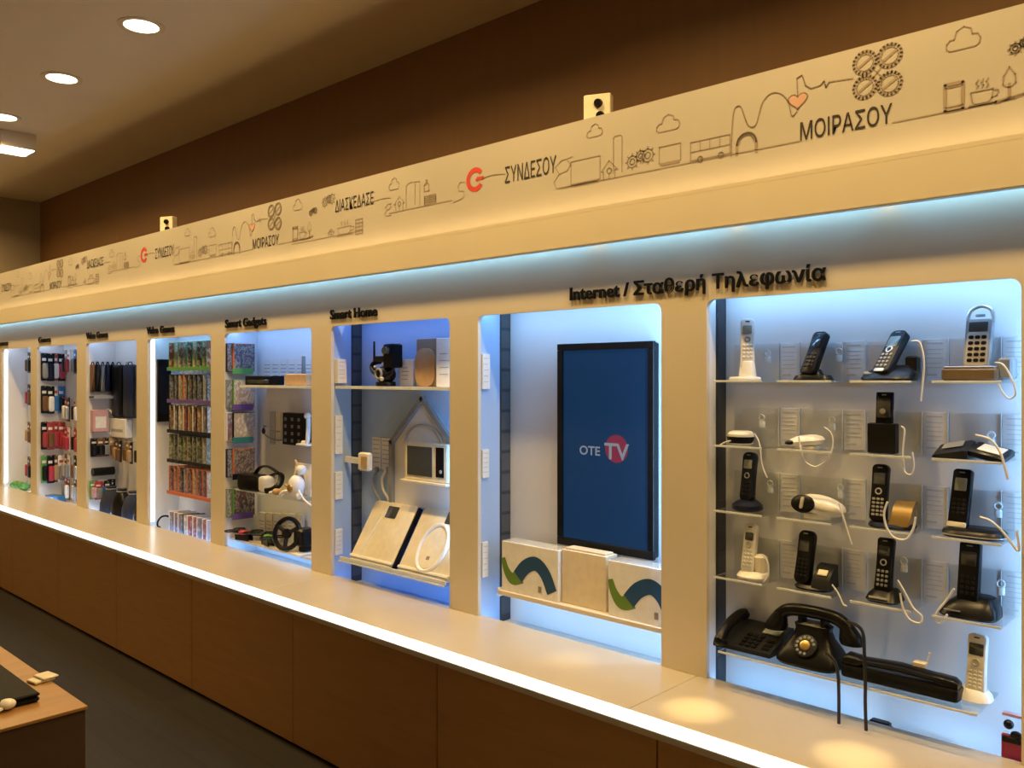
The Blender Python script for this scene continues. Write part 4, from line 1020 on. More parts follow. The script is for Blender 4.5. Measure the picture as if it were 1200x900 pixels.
for j, (pxc, lab) in enumerate(((441, 'pale curved lead hanging left of the house board, left one'), (452, 'pale curved lead hanging left of the house board, right one'))):
    q = [(U(pxc + a, y), y, ZZ(pxc, py, y)) for a, py in ((0, 552), (-4, 562), (-3, 574), (3, 584), (5, 592))]
    o = MB().tube(q, .006, 8).box(q[0][0] - .008, q[0][0] + .008, y - .004, B2 - .0006, q[0][2] - .004, q[0][2] + .02, .002)
    solo(o, 'hanging_lead', M['grey'] if j == 0 else M['white'], lab, 'cable', 'leads beside the house board', q[0])

# glass ledge with two tilted scales
zl = H - .862
t = thing('glass_shelf', 'clear glass shelf under the two tilted white scales', 'shelf', ((X2a + X2b) / 2, 2.45, zl)); lo = ((X2a + X2b) / 2, 2.45, zl)
gx0 = U(398, 2.38)
MB().box(gx0, X2b - .004, 2.375, B2 - .001, zl - .007, zl, .001).build('shelf_plate', M['glass'], t, lo)
MB().box(gx0, X2b - .004, 2.3725, 2.3748, zl - .0075, zl + .0005, .0008).build('shelf_edge', M['acredge'], t, lo)
MB().box(gx0, X2b - .004, 2.38, 2.384, zl + .0003, zl + .016, .001).build('front_stop', M['acredge'], t, lo)
til = 58.0
for pa, pb, lab, kind in ((409, 459, 'square white bathroom scale with black display, left of the two tilted ones', 0), (465, 530, 'square white bathroom scale with oval dish, right of the two tilted ones', 1)):
    y = 2.392; x0, x1 = U(pa, y), U(pb, y); wd = min(x1 - x0, .35, X2b - .004 - x0)
    xc = x0 + wd / 2
    t = thing('bathroom_scale', lab, 'scale', (xc, y, zl + .0006), group='tilted white scales')
    mx = TR(0, .006, .006) @ RX(-(90 - til))
    hgt = .305
    MB().rslab(wd - .006, hgt, .022, .022, .005, mx).build('platform', M['cream'], t)
    MB().rslab(.076, .058, .003, .004, .0008, mx @ TR((.0, .045)[kind], -.0125, hgt * (.74, .80)[kind])).build('display_screen', M['screen'], t)
    if kind == 0:
        MB().rslab(.006, hgt * .80, .006, .003, .001, mx @ TR(-wd * .30, -.0125, hgt * .08) @ Matrix.Rotation(math.radians(10), 4, 'Y')).build('white_strip', M['white'], t)  # narrow raised white strip down the left of the platform
    else:
        q = [mx @ Vector((.082 * math.cos(a), -.0115, hgt * .42 + .108 * math.sin(a))) for a in [2 * math.pi * i / 40 for i in range(40)]]
        MB().tube(q, .010, 8, smooth=False, closed=True).build('oval_rim', M['white'], t)
        MB().ell([(0, .0, 0, .072, .096), (0, 0, .003, .070, .094)], 36, 2, mx @ TR(0, -.0112, hgt * .42) @ RX(90)).build('oval_dish', M['cream'], t)
        MB().box(-.010, .010, -.0004, 0, -.008, .008, 0, mx @ TR(0, -.0146, hgt * .26)).build('printed_mark', M['ink'], t)
    MB().rslab(wd - .006, .012, .006, .003, .001, mx @ TR(0, -.0135, .012)).build('front_lip', M['white'], t)
    g = MB()     # clear side cheeks that hold the scale at its angle
    for s in (-1, 1):
        xx = s * (wd / 2 - .0015)
        g.loft([[Vector((xx + e, a, c)) for a, c in ((.002, .0), (.170, 0), (.170, .262), (.155, .262))] for e in (-.0014, .0014)])
    g.build('clear_stand', M['acr'], t)
    if kind == 0:
        MB().box(wd / 2 + .002, wd / 2 + .012, -.012, .012, 0.0, .298, .001, mx).build('dark_divider', M['black'], t)

# ------------------------------------------------------------------ headset bay (fourth from the right)
X3a, X3b = OP[3]; B3 = FACE + DEPTH[3]
def bay_shelf(i, px, py, y0, lab, m_=None, th=.012, x0=None):
    a, b_ = OP[i]; z = ZZ(px, py, y0); bk = FACE + DEPTH[i]
    a = a - .003 if x0 is None else x0
    t = thing('white_shelf' if m_ is None else 'clear_shelf', lab, 'shelf', ((a + b_) / 2, (y0 + bk) / 2, z)); lo = ((a + b_) / 2, (y0 + bk) / 2, z)
    MB().box(a, b_ + .045, y0, bk - .001, z - th, z, .002).build('shelf_plate', m_ or M['laminate'], t, lo)
    MB().box(a, b_ + .045, y0 - .0028, y0 - .0004, z - th - .001, z + .001, .001).build('shelf_edge', M['acredge'], t, lo)
    return z
sx = X3a + .10
z1s = bay_shelf(3, 330, 452, 2.44, 'upper white shelf of the headset bay', None, .012, sx)
z2s = bay_shelf(3, 330, 582, 2.44, 'middle clear shelf of the headset bay under the headset', M['glass'], .007, sx - .05)
z3s = H - .915
z3s = bay_shelf(3, 330, 442 + .915 * FPX / T(330, 2.44), 2.44, 'low white shelf of the headset bay under the steering wheel', None, .010)
y = 2.47; x0, x1 = U(291, y), U(322, y)
t = thing('set_top_box', 'flat black box on the upper white shelf of the headset bay', 'box', ((x0 + x1) / 2, y, z1s + .0004)); w_ = x1 - x0
MB().box(-w_ / 2, w_ / 2, -.02, .06, 0, .052, .004).build('housing', M['black'], t); MB().box(-w_ * .4, w_ * .4, -.0225, -.0203, .012, .03, .001).build('front_panel', M['screen'], t)
y = 2.50; x0, x1 = U(339, y), U(364, y)
t = thing('router_box', 'low tan box with dark upright antenna on the upper white shelf', 'router', ((x0 + x1) / 2, y, z1s + .0004)); w_ = x1 - x0
MB().box(-w_ / 2, w_ / 2, -.03, .05, 0, .062, .006).build('housing', M['kraft'], t); MB().cyl((-.01, .03, .06), (-.01, .03, .155), .012, .010, 12).build('antenna', M['grey'], t)
cp0 = None
for j in range(6):
    px = 309 + j * 9.6; y = B3 - .004; x0, x1 = U(px, y), U(px + 8.6, y); z0 = z1s + .002; h_ = ZZ(px, 421, y) - z0
    t = thing('price_sheet', 'white price sheet behind the upper shelf items, ' + ordi(j) + ' from the left', 'paper', ((x0 + x1) / 2, y, z0), group='price sheets above the upper shelf'); lo = ((x0 + x1) / 2, y, z0)
    MB().box(x0, x1, y, B3 - .0006, z0, z0 + h_, .0005).build('sheet', M['paper'], t, lo)
    g = MB()
    for k in range(5): g.box(x0 + .008, x1 - .012, y - .0006, y, z0 + h_ * (.2 + .14 * k), z0 + h_ * (.2 + .14 * k) + .005)
    g.build('printed_lines', M['inkgrey'], t, lo)
for j in range(6):
    px = 303 + j * 8.6; y = B3 - .03; x0, x1 = U(px, y), U(px + 7.6, y); z0 = BFL + .10; z1_ = ZZ(px, 600, y) - .002 * j
    t = thing('booklet', ('white', 'cream')[j % 2] + ' booklet standing low at the back of the headset bay, ' + ordi(j) + ' from the left', 'booklet', ((x0 + x1) / 2, y, z3s + .0008), group='booklets low in the headset bay'); lo = ((x0 + x1) / 2, y, z3s + .0008)
    MB().box(x0, x1, y, y + .02, z3s + .0009, z1_, .0015).build('cover', (M['paper'], M['cream'])[j % 2], t, lo)
    g = MB()
    for k in range(4): g.box(x0 + .008, x1 - .012, y - .0006, y, z1_ - .05 - .02 * k, z1_ - .045 - .02 * k)
    g.build('printed_lines', M['inkgrey'], t, lo)
# dark grid panel, white stand
y = B3 - .04; x0, x1 = U(331, y), U(358, y); z1_, z0 = ZZ(345, 484, y), ZZ(345, 522, y)
t = thing('lamp_panel', 'dark square panel with a grid of pale squares, on the back of the headset bay', 'panel', ((x0 + x1) / 2, y, z0)); lo = ((x0 + x1) / 2, y, z0)
MB().box(x0, x1, y, B3 - .0008, z0, z1_, .004).build('housing', M['black'], t, lo)
g = MB()
for a in range(3):
    for b_ in range(4): g.box(x0 + .02 + a * (x1 - x0 - .03) / 3, x0 + .02 + a * (x1 - x0 - .03) / 3 + .022, y - .0015, y, z0 + .015 + b_ * (z1_ - z0 - .02) / 4, z0 + .015 + b_ * (z1_ - z0 - .02) / 4 + .018)
g.build('grid_squares', M['slotgap'], t, lo)
for pa, pb, lab in ((316, 322, 'thin grey sheet left of the dark grid panel'), (323, 329, 'thin white sheet touching the dark grid panel')):
    y2 = B3 - .006; xa, xb = U(pa, y2), U(pb, y2)
    t = thing('price_sheet', lab, 'paper', ((xa + xb) / 2, y2, z0)); lo2 = ((xa + xb) / 2, y2, z0)
    MB().box(xa, xb, y2, B3 - .0006, z0 - .01, z1_, .0005).build('sheet', M['paper'] if pa > 320 else M['silver'], t, lo2)
    MB().box(xa + .004, xb - .004, y2 - .0006, y2, z0 + .06, z0 + .07).build('printed_lines', M['inkgrey'], t, lo2)
y = 2.52; x = U(361, y); z0 = ZZ(361, 521, y)
t = thing('white_stand', 'white curved stand at the right edge of the headset bay', 'stand', (x, y, z0))
MB().tube([(-.05, 0, .008), (-.01, 0, .012), (.0, 0, .05), (-.012, .01, .13), (-.02, .01, .145)], .012, 10).ball((-.02, .01, .15), .022, .018, .018).build('stem', M['white'], t)
MB().box(-.07, .03, -.03, .066, -.006, .004, .003).build('foot', M['white'], t); MB().box(.0, .03, .06, B3 - y - .001, -.004, .002).build('bracket', M['acredge'], t)
y = 2.55; x = U(309, y); z0 = ZZ(309, 505, y)
t = thing('hanging_sensor', 'small dark sensor on thin leads near the left of the headset bay back', 'sensor', (x, y, z0))
MB().ball((0, 0, 0), .012, .010, .018).build('sensor_head', M['dark'], t)
MB().tube([(0, 0, .015), (-.03, .02, .03), (-.06, .04, .025), (-.07, B3 - y - .003, .02)], .004, 8).tube([(0, 0, -.015), (.04, .01, -.035), (.09, .03, -.05), (.1, B3 - y - .003, -.05)], .004, 8).build('lead', M['grey'], t)
# headset
y = 2.47; x = U(302, y)
t = thing('virtual_reality_headset', 'black and white virtual reality headset with strap on the middle shelf', 'headset', (x, y, z2s + .0008))
mx = TR(-.03, -.01, .046) @ RZ(8)
MB().rslab(.185, .092, .085, .030, .012, mx @ TR(0, 0, -.046)).build('visor', M['black'], t)
MB().rslab(.060, .086, .080, .022, .010, mx @ TR(.112, .004, -.043)).build('face_pad', M['white'], t)
q = [mx @ Vector(v) for v in ((.09, .03, .03), (.15, .035, .055), (.20, .03, .05), (.225, .0, .01), (.21, -.035, -.02), (.16, -.045, -.03))]
MB().tube(q, .017, 10, flat=.5).build('strap', M['black'], t)
q = [mx @ Vector(v) for v in ((-.02, .03, .045), (.04, .02, .085), (.11, .02, .09), (.18, .025, .06))]
MB().tube(q, .014, 10, flat=.5).build('top_strap', M['dark'], t)
# cream cluster: folded toy robot with tubes
y = 2.47; x = U(346, y)
t = thing('robot_kit', 'cream robot kit with white oval shell and crossing rods, right of the headset', 'toy', (x, y, z2s + .0008))
MB().rslab(.19, .17, .02, .012, .004, TR(-.005, .040, .004) @ RX(-12)).build('backing_board', M['cream'], t)
MB().ball((.035, -.015, .062), .055, .040, .060, 20).build('body', M['white'], t)
MB().ball((.032, -.052, .055), .024, .012, .024, 14).build('chest_disc', M['gold'], t)
MB().ball((.055, .0, .148), .030, .028, .026, 16).build('head', M['cream'], t)
for q in ([(-.09, .0, .014), (-.03, .0, .07), (.03, .01, .16)], [(.10, .0, .02), (.05, .012, .11), (-.03, .02, .19)], [(-.08, -.01, .06), (-.02, -.012, .045), (.02, -.03, .05)]):
    MB().tube(q, .0075, 8).build('rod', M['tan'], t)
for q in ([(.01, -.02, .03), (-.04, -.035, .03), (-.075, -.04, .0125)], [(.05, -.02, .03), (.08, -.035, .02), (.10, -.04, .0125)]):
    MB().tube(q, .011, 10).build('leg', M['cream'], t)
cable(t, [(350, 575), (356, 585), (364, 592), (372, 594)], 2.43, .005)
y = 2.45; x = U(324, y)
t = thing('toy_figure', 'small tan and white toy figure lying between the headset and the robot', 'toy', (x, y, z2s + .0008))
MB().ball((0, 0, .018), .028, .02, .018).ball((.035, .0, .022), .016).build('body', M['tan'], t); MB().tube([(-.02, 0, .014), (-.045, -.01, .010), (-.06, 0, .008)], .008, 8).build('limb', M['white'], t)
# drones and steering wheel on the floor of the bay inside the bay
for px, yy, rz_, lab in ((286, 2.45, .3, 'flat dark drone on the low shelf of the headset bay, left one'), (314, 2.47, -.2, 'flat dark drone on the low shelf of the headset bay, right one')):
    t = thing('drone', lab, 'drone', (U(px, yy), yy, z3s + .001), rz_, 'drones in the headset bay')
    MB().ball((0, 0, .042), .04, .026, .016).build('body', M['crimson'] if px < 300 else M['green'], t)
    for sx_ in (-1, 1):
        for sy_ in (-1, 1):
            a = MB().tube([(0, 0, .042), (sx_ * .06, sy_ * .030, .048)], .006, 8).build('arm', M['black'], t)
            MB().ring((sx_ * .066, sy_ * .033, .052), .032, .004, 'z', 22, 6).box(sx_ * .066 - .030, sx_ * .066 + .030, sy_ * .033 - .004, sy_ * .033 + .004, .051, .053).build('rotor_guard', M['dark'], a)
    MB().box(-.05, .05, -.02, -.012, 0, .032, .003).box(-.05, .05, .012, .02, 0, .032, .003).build('landing_gear', M['black'], t)
y = 2.46; x = U(347, y)
t = thing('steering_wheel', 'black gaming steering wheel on the low white shelf of the headset bay', 'steering wheel', (x, y, z3s + .001))
mx = TR(-.03, -.035, .10) @ RZ(20) @ RX(-15)
q = [mx @ Vector((.078 * math.cos(a), 0, .078 * math.sin(a))) for a in [2 * math.pi * i / 30 for i in range(30)]]
w0 = MB().tube(q, .0125, 10, smooth=False, closed=True).build('rim', M['black'], t)
g = MB()
for a in (90, 210, 330): g.tube([mx @ Vector((0, 0, 0)), mx @ Vector((.074 * math.cos(math.radians(a + 180)), 0, .074 * math.sin(math.radians(a + 180))))], .011, 8, smooth=False)
g.build('spokes', M['dark'], t); MB().puck(.026, .026, .02, 2, .004, mx @ TR(0, .008, 0) @ RX(90)).build('hub', M['black'], t)
MB().box(.0, .09, -.02, .07, .04, .13, .015).build('motor_housing', M['black'], t); MB().box(-.10, .10, -.05, .08, 0, .012, .004).build('base_plate', M['cream'], t); MB().box(.02, .07, .0, .05, .0125, .05, .006).build('post', M['black'], t)

# ------------------------------------------------------------------ racks of cased discs
EDGE = ['green', 'purple', 'teal', 'grey', 'orange', 'dark']
ECOL = [M['green'], M['purple'], M['navy'], M['dark'], M['orange'], M['slot']]
case_n = [0]
CASES = []
def make_case(a, case_m):
    t = thing('disc_case', 'x', 'disc case', (0, 0, 0))
    MB().box(-.065, .065, 0, .014, 0, .162, .002).build('case', case_m, t)
    MB().box(-.060, .064, -.0012, -.0002, .004, .158).build('cover_art', ART[a], t)
    return t
PROTO = {}
def put_case(kind, loc, rz, label, group):
    a = kind % len(ART); cm = (M['green'], M['navy'], M['black'], M['grey'], M['orange'], M['white'])[kind % 6]
    if kind % 6 not in PROTO:
        o = make_case(a, cm); PROTO[kind % 6] = o; o.location = loc; o.rotation_euler = (0, 0, rz); o['label'] = label; o['group'] = group
        return o
    return dup(PROTO[kind % 6], loc, rz, label, group)
ROWS4 = [(+.057, 0), (-.145, 1), (-.336, 2), (-.523, 3), (-.724, 4), (-.955, 5)]
X4a, X4b = OP[4]; B4 = FACE + DEPTH[4]
ACOL = ['red and black', 'blue and grey', 'cream and brown', 'green and white', 'purple and yellow', 'white and slate']
x_l = X4a + .20
for r, (dz, kc) in enumerate(ROWS4):
    z = H + dz
    if r < 5:
        t = thing('rack_shelf', 'rack shelf with ' + ('green', 'purple', 'navy', 'charcoal', 'orange')[r] + ' edge, ' + ordi(r) + ' from the top of the disc rack bay', 'shelf', ((x_l + X4b) / 2, B4, z), group='rack shelves in the disc bay'); lo = ((x_l + X4b) / 2, B4, z)
        MB().box(x_l - .02, X4b + .04, 2.45, B4 - .001, z - .008, z - .0006, .001).build('shelf_plate', M['acr'] if r != 2 else M['dark'], t, lo)
        MB().box(x_l - .02, X4b + .04, 2.444, 2.4496, z - .016, z + .006, .001).build('coloured_edge', ECOL[r], t, lo)
    else: z = BFL + .0006
    for j in range(9):
        x = x_l + .04 + j * .062
        if x > X4b - .02: break
        kk = (kc if j % 3 else r + j) if r != 2 else 2 + (j % 2) * 3
        put_case(kk, (x, 2.50 + .004 * (j % 2), z + .0004), math.radians(58 + 3 * (j % 3)), ACOL[kk % 6] + ' disc case, ' + ordi(j) + ' from left, ' + (ordi(r) + ' shelf' if r < 5 else 'bottom row') + ' of disc bay', 'cased discs in the disc rack bay')
# black poster and headphone on the white side panel of the disc bay
xs4 = OP[4][0] - .006
ya, za = SW(180, 421, xs4); yb_, zb_ = SW(192, 494, xs4)
t = thing('wall_poster', 'tall black panel hanging on the white side of the disc rack bay', 'panel', (xs4, (ya + yb_) / 2, zb_)); lo = (xs4, (ya + yb_) / 2, zb_)
MB().box(xs4 + .0005, xs4 + .02, FACE + .06, FACE + .15, zb_, za, .004).build('panel', M['black'], t, lo); MB().box(xs4 + .0203, xs4 + .0212, FACE + .07, FACE + .14, zb_ + .05, za - .05).build('panel_face', M['navy'], t, lo)
yy = FACE + .09; x = xs4 + .06
t = thing('headphones', 'small black headphones at the left foot of the disc rack bay', 'headphones', (x, yy, BFL + .0008), 1.2)
MB().tube([(-.04, 0, .03), (-.045, 0, .07), (-.02, 0, .105), (.02, 0, .105), (.045, 0, .07), (.04, 0, .03)], .006, 8).build('headband', M['black'], t)
for s in (-1, 1): MB().ball((s * .036, 0, .024), .014, .022, .024).build('ear_cup', M['black'], t)

# ---- cases on the side panel racks of the headset bay
xs3 = OP[3][0] - .006
for r, (py, ec, nm_) in enumerate(((436, M['green'], 'green'), (478, M['purple'], 'purple'), (516, M['teal'], 'teal'), (558, M['navy'], 'navy'), (604, M['purple'], 'violet'))):
    z = SW(280, py, xs3)[1]
    t = thing('side_rack', 'clear side rack with ' + nm_ + ' edge, ' + ordi(r) + ' from the top, left side of the headset bay', 'rack', (xs3, FACE + .11, z), group='side racks in the headset bay'); lo = (xs3, FACE + .11, z)
    MB().box(xs3 + .0006, xs3 + .055, FACE + .022, FACE + .15, z - .006, z - .0006, .001).build('rack_plate', M['acr'], t, lo)
    MB().box(xs3 + .0555, xs3 + .060, FACE + .022, FACE + .15, z - .012, z + .022, .001).build('coloured_edge', ec, t, lo)
    for j in range(2):
        kk = (r * 2 + j * 3 + 1) % 6
        put_case(kk, (xs3 + .026 + .020 * j, FACE + .090 + .03 * j - .02, z + .0006), math.radians(86), ACOL[kk] + ' disc case, ' + ('rear' if j == 0 else 'front') + ' one, ' + ordi(r) + ' side rack of the headset bay', 'cased discs on the side racks')

# ------------------------------------------------------------------ hanging packs, bays at the far left
PACK = {}
PCOL = {'black': M['black'], 'red': M['packred'], 'white': M['white'], 'grey': M['grey'], 'navy': M['navy'], 'brown': M['brown'], 'tan': M['tan'], 'rose': M['rose'], 'green': M['green'], 'blue': M['blue'], 'crimson': M['crimson'], 'silver': M['silver']}
def make_pack(card, prod):
    t = thing('hanging_pack', 'x', 'pack', (0, 0, 0))
    w_, h_ = .072, .150
    MB().rslab(w_, h_, .0016, .006, .0004, TR(0, 0, -h_)).build('card', PCOL[card], t)
    MB().rslab(w_ * .72, h_ * .55, .026, .014, .006, TR(0, -.0142, -h_ * .92)).build('blister', PCOL[prod], t)
    MB().box(-w_ * .34, w_ * .2, -.0016, -.001, -h_ * .28, -h_ * .18).build('printed_panel', M['paper'] if card != 'white' else M['red'], t)
    return t
def put_pack(card, prod, loc, rz, label, group, sc=1.0):
    k_ = (card, prod)
    if k_ not in PACK:
        o = make_pack(card, prod); PACK[k_] = o; o.location = loc; o.rotation_euler = (0, 0, rz); o['label'] = label; o['group'] = group
    else: o = dup(PACK[k_], loc, rz, label, group)
    o.scale = (.8, 1, sc); return o
HK = [None]
def put_hook(loc, rz, label):
    if HK[0] is None:
        o = thing('peg_hook', label, 'hook', loc, rz, 'peg hooks in the left bays'); HK[0] = o
        MB().tube([(0, 0, 0), (0, -.050, 0), (0, -.056, .003), (0, -.058, .010)], .0022, 6, smooth=False).build('prong', M['silver'], o)
        MB().box(-.012, .012, -.0025, 0, -.010, .010, .0008).build('mount_plate', M['silver'], o)
    else: dup(HK[0], loc, rz, label, 'peg hooks in the left bays')
def pack_grid(i, side, rows, n, names, where, sc=1.0, pitch=None, tilt=0.0):
    """rows: list of (pixel y of the top of the packs, [(card, product), ...])"""
    bk = FACE + DEPTH[i]; xs_ = OP[i][0] - .006
    for r, (py, cols) in enumerate(rows):
        for j in range(n):
            card, prod = cols[j % len(cols)]
            if side:
                y = FACE + .052 + j * (.125 / max(1, n - 1)); z = SW(OPEN[i][0] + 16, py, xs_)[1] - .004 * (j % 2); loc = (xs_ + .030 + .014 * (j % 2), y, z); rz = math.radians(90); hl = (xs_ + .0008, y, z - .008)
                ps = ('foremost', 'second', 'third', 'deepest')[j]
            else:
                a, b_ = OP[i]; x = a + .13 + j * (pitch or .10); z = ZZ(OPEN[i][1] - 12, py, 2.58) - .004 * (j % 2); loc = (x, bk - .032 - .014 * (j % 2), z); rz = 0; hl = (x, bk - .0008, z - .008)
                ps = ordi(j) + ' from left'
            nm_ = prod + ' pack, ' + card + ' card' if card != prod else card + ' pack'
            put_pack(card, prod, loc, rz, nm_ + ', ' + ps + ', ' + ordi(r) + (' side' if side else ' back') + ' row, ' + where, 'packs hanging in the ' + where, sc)
            put_hook(hl, rz, 'peg hook ' + ps + ', ' + ordi(r) + (' side' if side else ' back') + ' row, ' + where)
# bay crowded with red and mixed packs
W7 = 'red pack bay'
pack_grid(6, True, [(414, [('navy', 'grey'), ('black', 'navy'), ('red', 'white'), ('black', 'crimson')]), (452, [('black', 'brown'), ('black', 'white'), ('white', 'blue'), ('blue', 'navy')]),
                    (494, [('black', 'red'), ('red', 'brown'), ('red', 'red'), ('red', 'crimson')]), (533, [('green', 'black'), ('black', 'crimson'), ('brown', 'tan'), ('white', 'grey')])], 4, None, W7, 1.5)
pack_grid(6, False, [(410, [('grey', 'navy'), ('white', 'red'), ('blue', 'grey'), ('black', 'black')]), (465, [('red', 'white'), ('black', 'silver'), ('white', 'black')]), (500, [('crimson', 'red'), ('white', 'crimson'), ('red', 'black')]),
                     (532, [('brown', 'silver'), ('white', 'grey'), ('black', 'brown')]), (556, [('crimson', 'grey'), ('brown', 'white'), ('black', 'silver')])], 7, None, W7, 1.3, .10)
t = thing('blue_box', 'small blue box lying on the floor of the bay under the red packs', 'box', (OP[6][0] + .15, FACE + .085, BFL + .0008), .2)
MB().box(-.09, .09, -.03, .05, 0, .055, .006).build('carton', M['blue'], t); MB().box(-.07, .03, -.0308, -.0301, .02, .04).build('printed_panel', M['white'], t)
t = thing('white_box', 'flat white box on the floor of the bay left of the small blue box', 'box', (OP[6][0] + .035, FACE + .07, BFL + .0008), 0)
MB().box(-.025, .0, -.04, .06, 0, .03, .004).build('carton', M['paper'], t); MB().box(-.02, -.004, -.0408, -.0401, .008, .02).build('printed_panel', M['grey'], t)
# far left bay
W8 = 'far left bay'
pack_grid(7, False, [(413, [('black', 'brown'), ('black', 'black')]), (450, [('black', 'crimson'), ('black', 'brown')]), (493, [('brown', 'tan'), ('black', 'brown')]), (533, [('black', 'crimson'), ('black', 'black')])], 6, None, W8, 1.25, .11)
t = thing('plant_tray', 'low green bundle on a white tray at the foot of the far left bay', 'tray', (OP[7][0] + .10, FACE + .09, BFL + .0008))
MB().box(-.09, .26, -.05, .07, 0, .025, .004).build('tray', M['white'], t)
g = MB()
for j in range(9): g.ball((-.06 + .036 * j, .01 * math.sin(j * 2), .05 + .008 * (j % 3)), .026, .04, .03)
g.build('green_bundle', M['green'], t)

# bay of hanging bags
X5a, X5b = OP[5]; B5 = FACE + DEPTH[5]; xs5 = X5a - .006
W6 = 'bag bay'
BAG = {}
def make_bag(w_, h_, d_, m_, strap=True):
    t = thing('hanging_bag', 'x', 'bag', (0, 0, 0))
    MB().rslab(w_, h_, d_, w_ * .16, d_ * .3, TR(0, -d_ / 2, -h_ - .02), lambda s: 1 - .08 * s).build('body', m_, t)
    MB().tube([(-w_ * .22, -d_ / 2, -.022), (-w_ * .12, -d_ / 2, -.004), (w_ * .12, -d_ / 2, -.004), (w_ * .22, -d_ / 2, -.022)], .004, 6).build('strap', M['dark'], t)
    return t
def put_bag(key, dims, m_, loc, rz, label, group):
    if key not in BAG: o = make_bag(*dims, m_); BAG[key] = o; o.location = loc; o.rotation_euler = (0, 0, rz); o['label'] = label; o['group'] = group
    else: o = dup(BAG[key], loc, rz, label, group)
zt6 = SW(116, 424, xs5)[1]
for j, (nm_, m_) in enumerate((('brown', M['brown']), ('charcoal', M['dark']), ('grey', M['grey']), ('navy', M['navyfab']), ('black', M['black']))):
    put_bag('s' + nm_, (.033, .20, .034), m_, (xs5 + .003, FACE + .040 + j * .036, zt6), math.radians(90), nm_ + ' slim bag hanging on the side of the bag bay, top row', 'bags in the bag bay')
ztb = ZZ(150, 424, 2.58)
for j, (nm_, m_) in enumerate((('black', M['black']), ('navy', M['navyfab']), ('charcoal', M['dark']), ('black', M['black']))):
    x = X5a + .13 + j * .20
    put_bag('l' + nm_, (.165, .385, .05), m_, (x, B5 - .004, ztb), 0, 'long ' + nm_ + ' bag hanging on the back of the bag bay, ' + ordi(j) + ' from the left', 'bags in the bag bay')
    if j < 3:
        xx = x + .10
        solo(MB().box(xx - .010, xx + .010, B5 - .018, B5 - .001, ztb - .47, ztb, .002).box(xx - .014, xx + .014, B5 - .022, B5 - .0185, ztb - .47, ztb - .45, .001), 'metal_upright', M['silver'], 'pale metal upright between the long dark bags, ' + ordi(j) + ' from the left', 'rail', 'uprights in the bag bay', (xx, B5 - .01, ztb - .47))
zsb = SW(116, 464, xs5)[1]
t = thing('side_shelf', 'dark shelf on the side of the bag bay below the slim bags', 'shelf', (xs5, FACE + .11, zsb)); lo = (xs5, FACE + .11, zsb)
MB().box(xs5 + .0006, xs5 + .09, FACE + .022, FACE + .19, zsb - .012, zsb, .002).build('shelf_plate', M['dark'], t, lo); MB().box(xs5 + .0903, xs5 + .094, FACE + .022, FACE + .19, zsb - .02, zsb + .004, .001).build('shelf_edge', M['silver'], t, lo)
za, zb_ = SW(112, 480, xs5)[1], SW(112, 506, xs5)[1]
t = thing('pink_box', 'pale pink box on the side of the bag bay', 'box', (xs5, FACE + .09, zb_)); lo = (xs5, FACE + .09, zb_)
MB().box(xs5 + .0006, xs5 + .06, FACE + .03, FACE + .135, zb_, za, .006).build('carton', M['rose'], t, lo); MB().box(xs5 + .0603, xs5 + .061, FACE + .045, FACE + .12, zb_ + .03, za - .05).build('printed_panel', M['paper'], t, lo)
q = [(xs5 + .03, FACE + .15, za), (xs5 + .06, FACE + .165, za - .03), (xs5 + .06, FACE + .17, za - .10), (xs5 + .03, FACE + .16, zb_ - .02)]
solo(MB().tube(q, .007, 8).box(xs5 + .0006, xs5 + .034, FACE + .143, FACE + .157, za - .01, za + .006, .002), 'white_loop', M['white'], 'white cable loop hanging beside the pale pink box', 'cable', None, q[0])
for j, (py, nm_) in enumerate(((513, 'upper'),)):
    z = SW(116, py, xs5)[1]
    for k_, (c_, p_) in enumerate((('black', 'black'), ('brown', 'black'), ('black', 'grey'), ('tan', 'brown'))):
        put_pack(c_, p_, (xs5 + .040 + .012 * (k_ % 2), FACE + .045 + k_ * .042, z), math.radians(90), p_ + ' pack, ' + c_ + ' card, ' + ordi(k_) + ' from front, middle side row, bag bay', 'packs hanging in the bag bay', .9)
        put_hook((xs5 + .0008, FACE + .045 + k_ * .042, z - .008), math.radians(90), 'peg hook ' + ordi(k_) + ' from the front, middle of the bag bay side')
t = thing('speaker_bar', 'black cylinder speaker on the side of the bag bay below the middle packs', 'speaker', (xs5, FACE + .10, SW(116, 552, xs5)[1])); lo = tuple(t.location)
MB().cyl((xs5 + .045, FACE + .03, lo[2]), (xs5 + .045, FACE + .18, lo[2]), .030, None, 20).build('cabinet', M['black'], t, lo); MB().box(xs5 + .0006, xs5 + .03, FACE + .08, FACE + .12, lo[2] - .012, lo[2] + .012, .002).build('bracket', M['dark'], t, lo)
z = SW(116, 562, xs5)[1]
for k_, (c_, p_) in enumerate((('green', 'rose'), ('crimson', 'grey'), ('white', 'blue'), ('navy', 'rose'), ('black', 'silver'))):
    put_pack(c_, p_, (xs5 + .036 + .014 * (k_ % 2), FACE + .040 + k_ * .032, z - .006 * (k_ % 2)), math.radians(90), p_ + ' pack, ' + c_ + ' card, ' + ordi(k_) + ' from front, lowest side row, bag bay', 'packs hanging in the bag bay', .9)
    put_hook((xs5 + .0008, FACE + .040 + k_ * .032, z - .014 - .006 * (k_ % 2)), math.radians(90), 'peg hook ' + ordi(k_) + ' from the front, lowest row of the bag bay side')
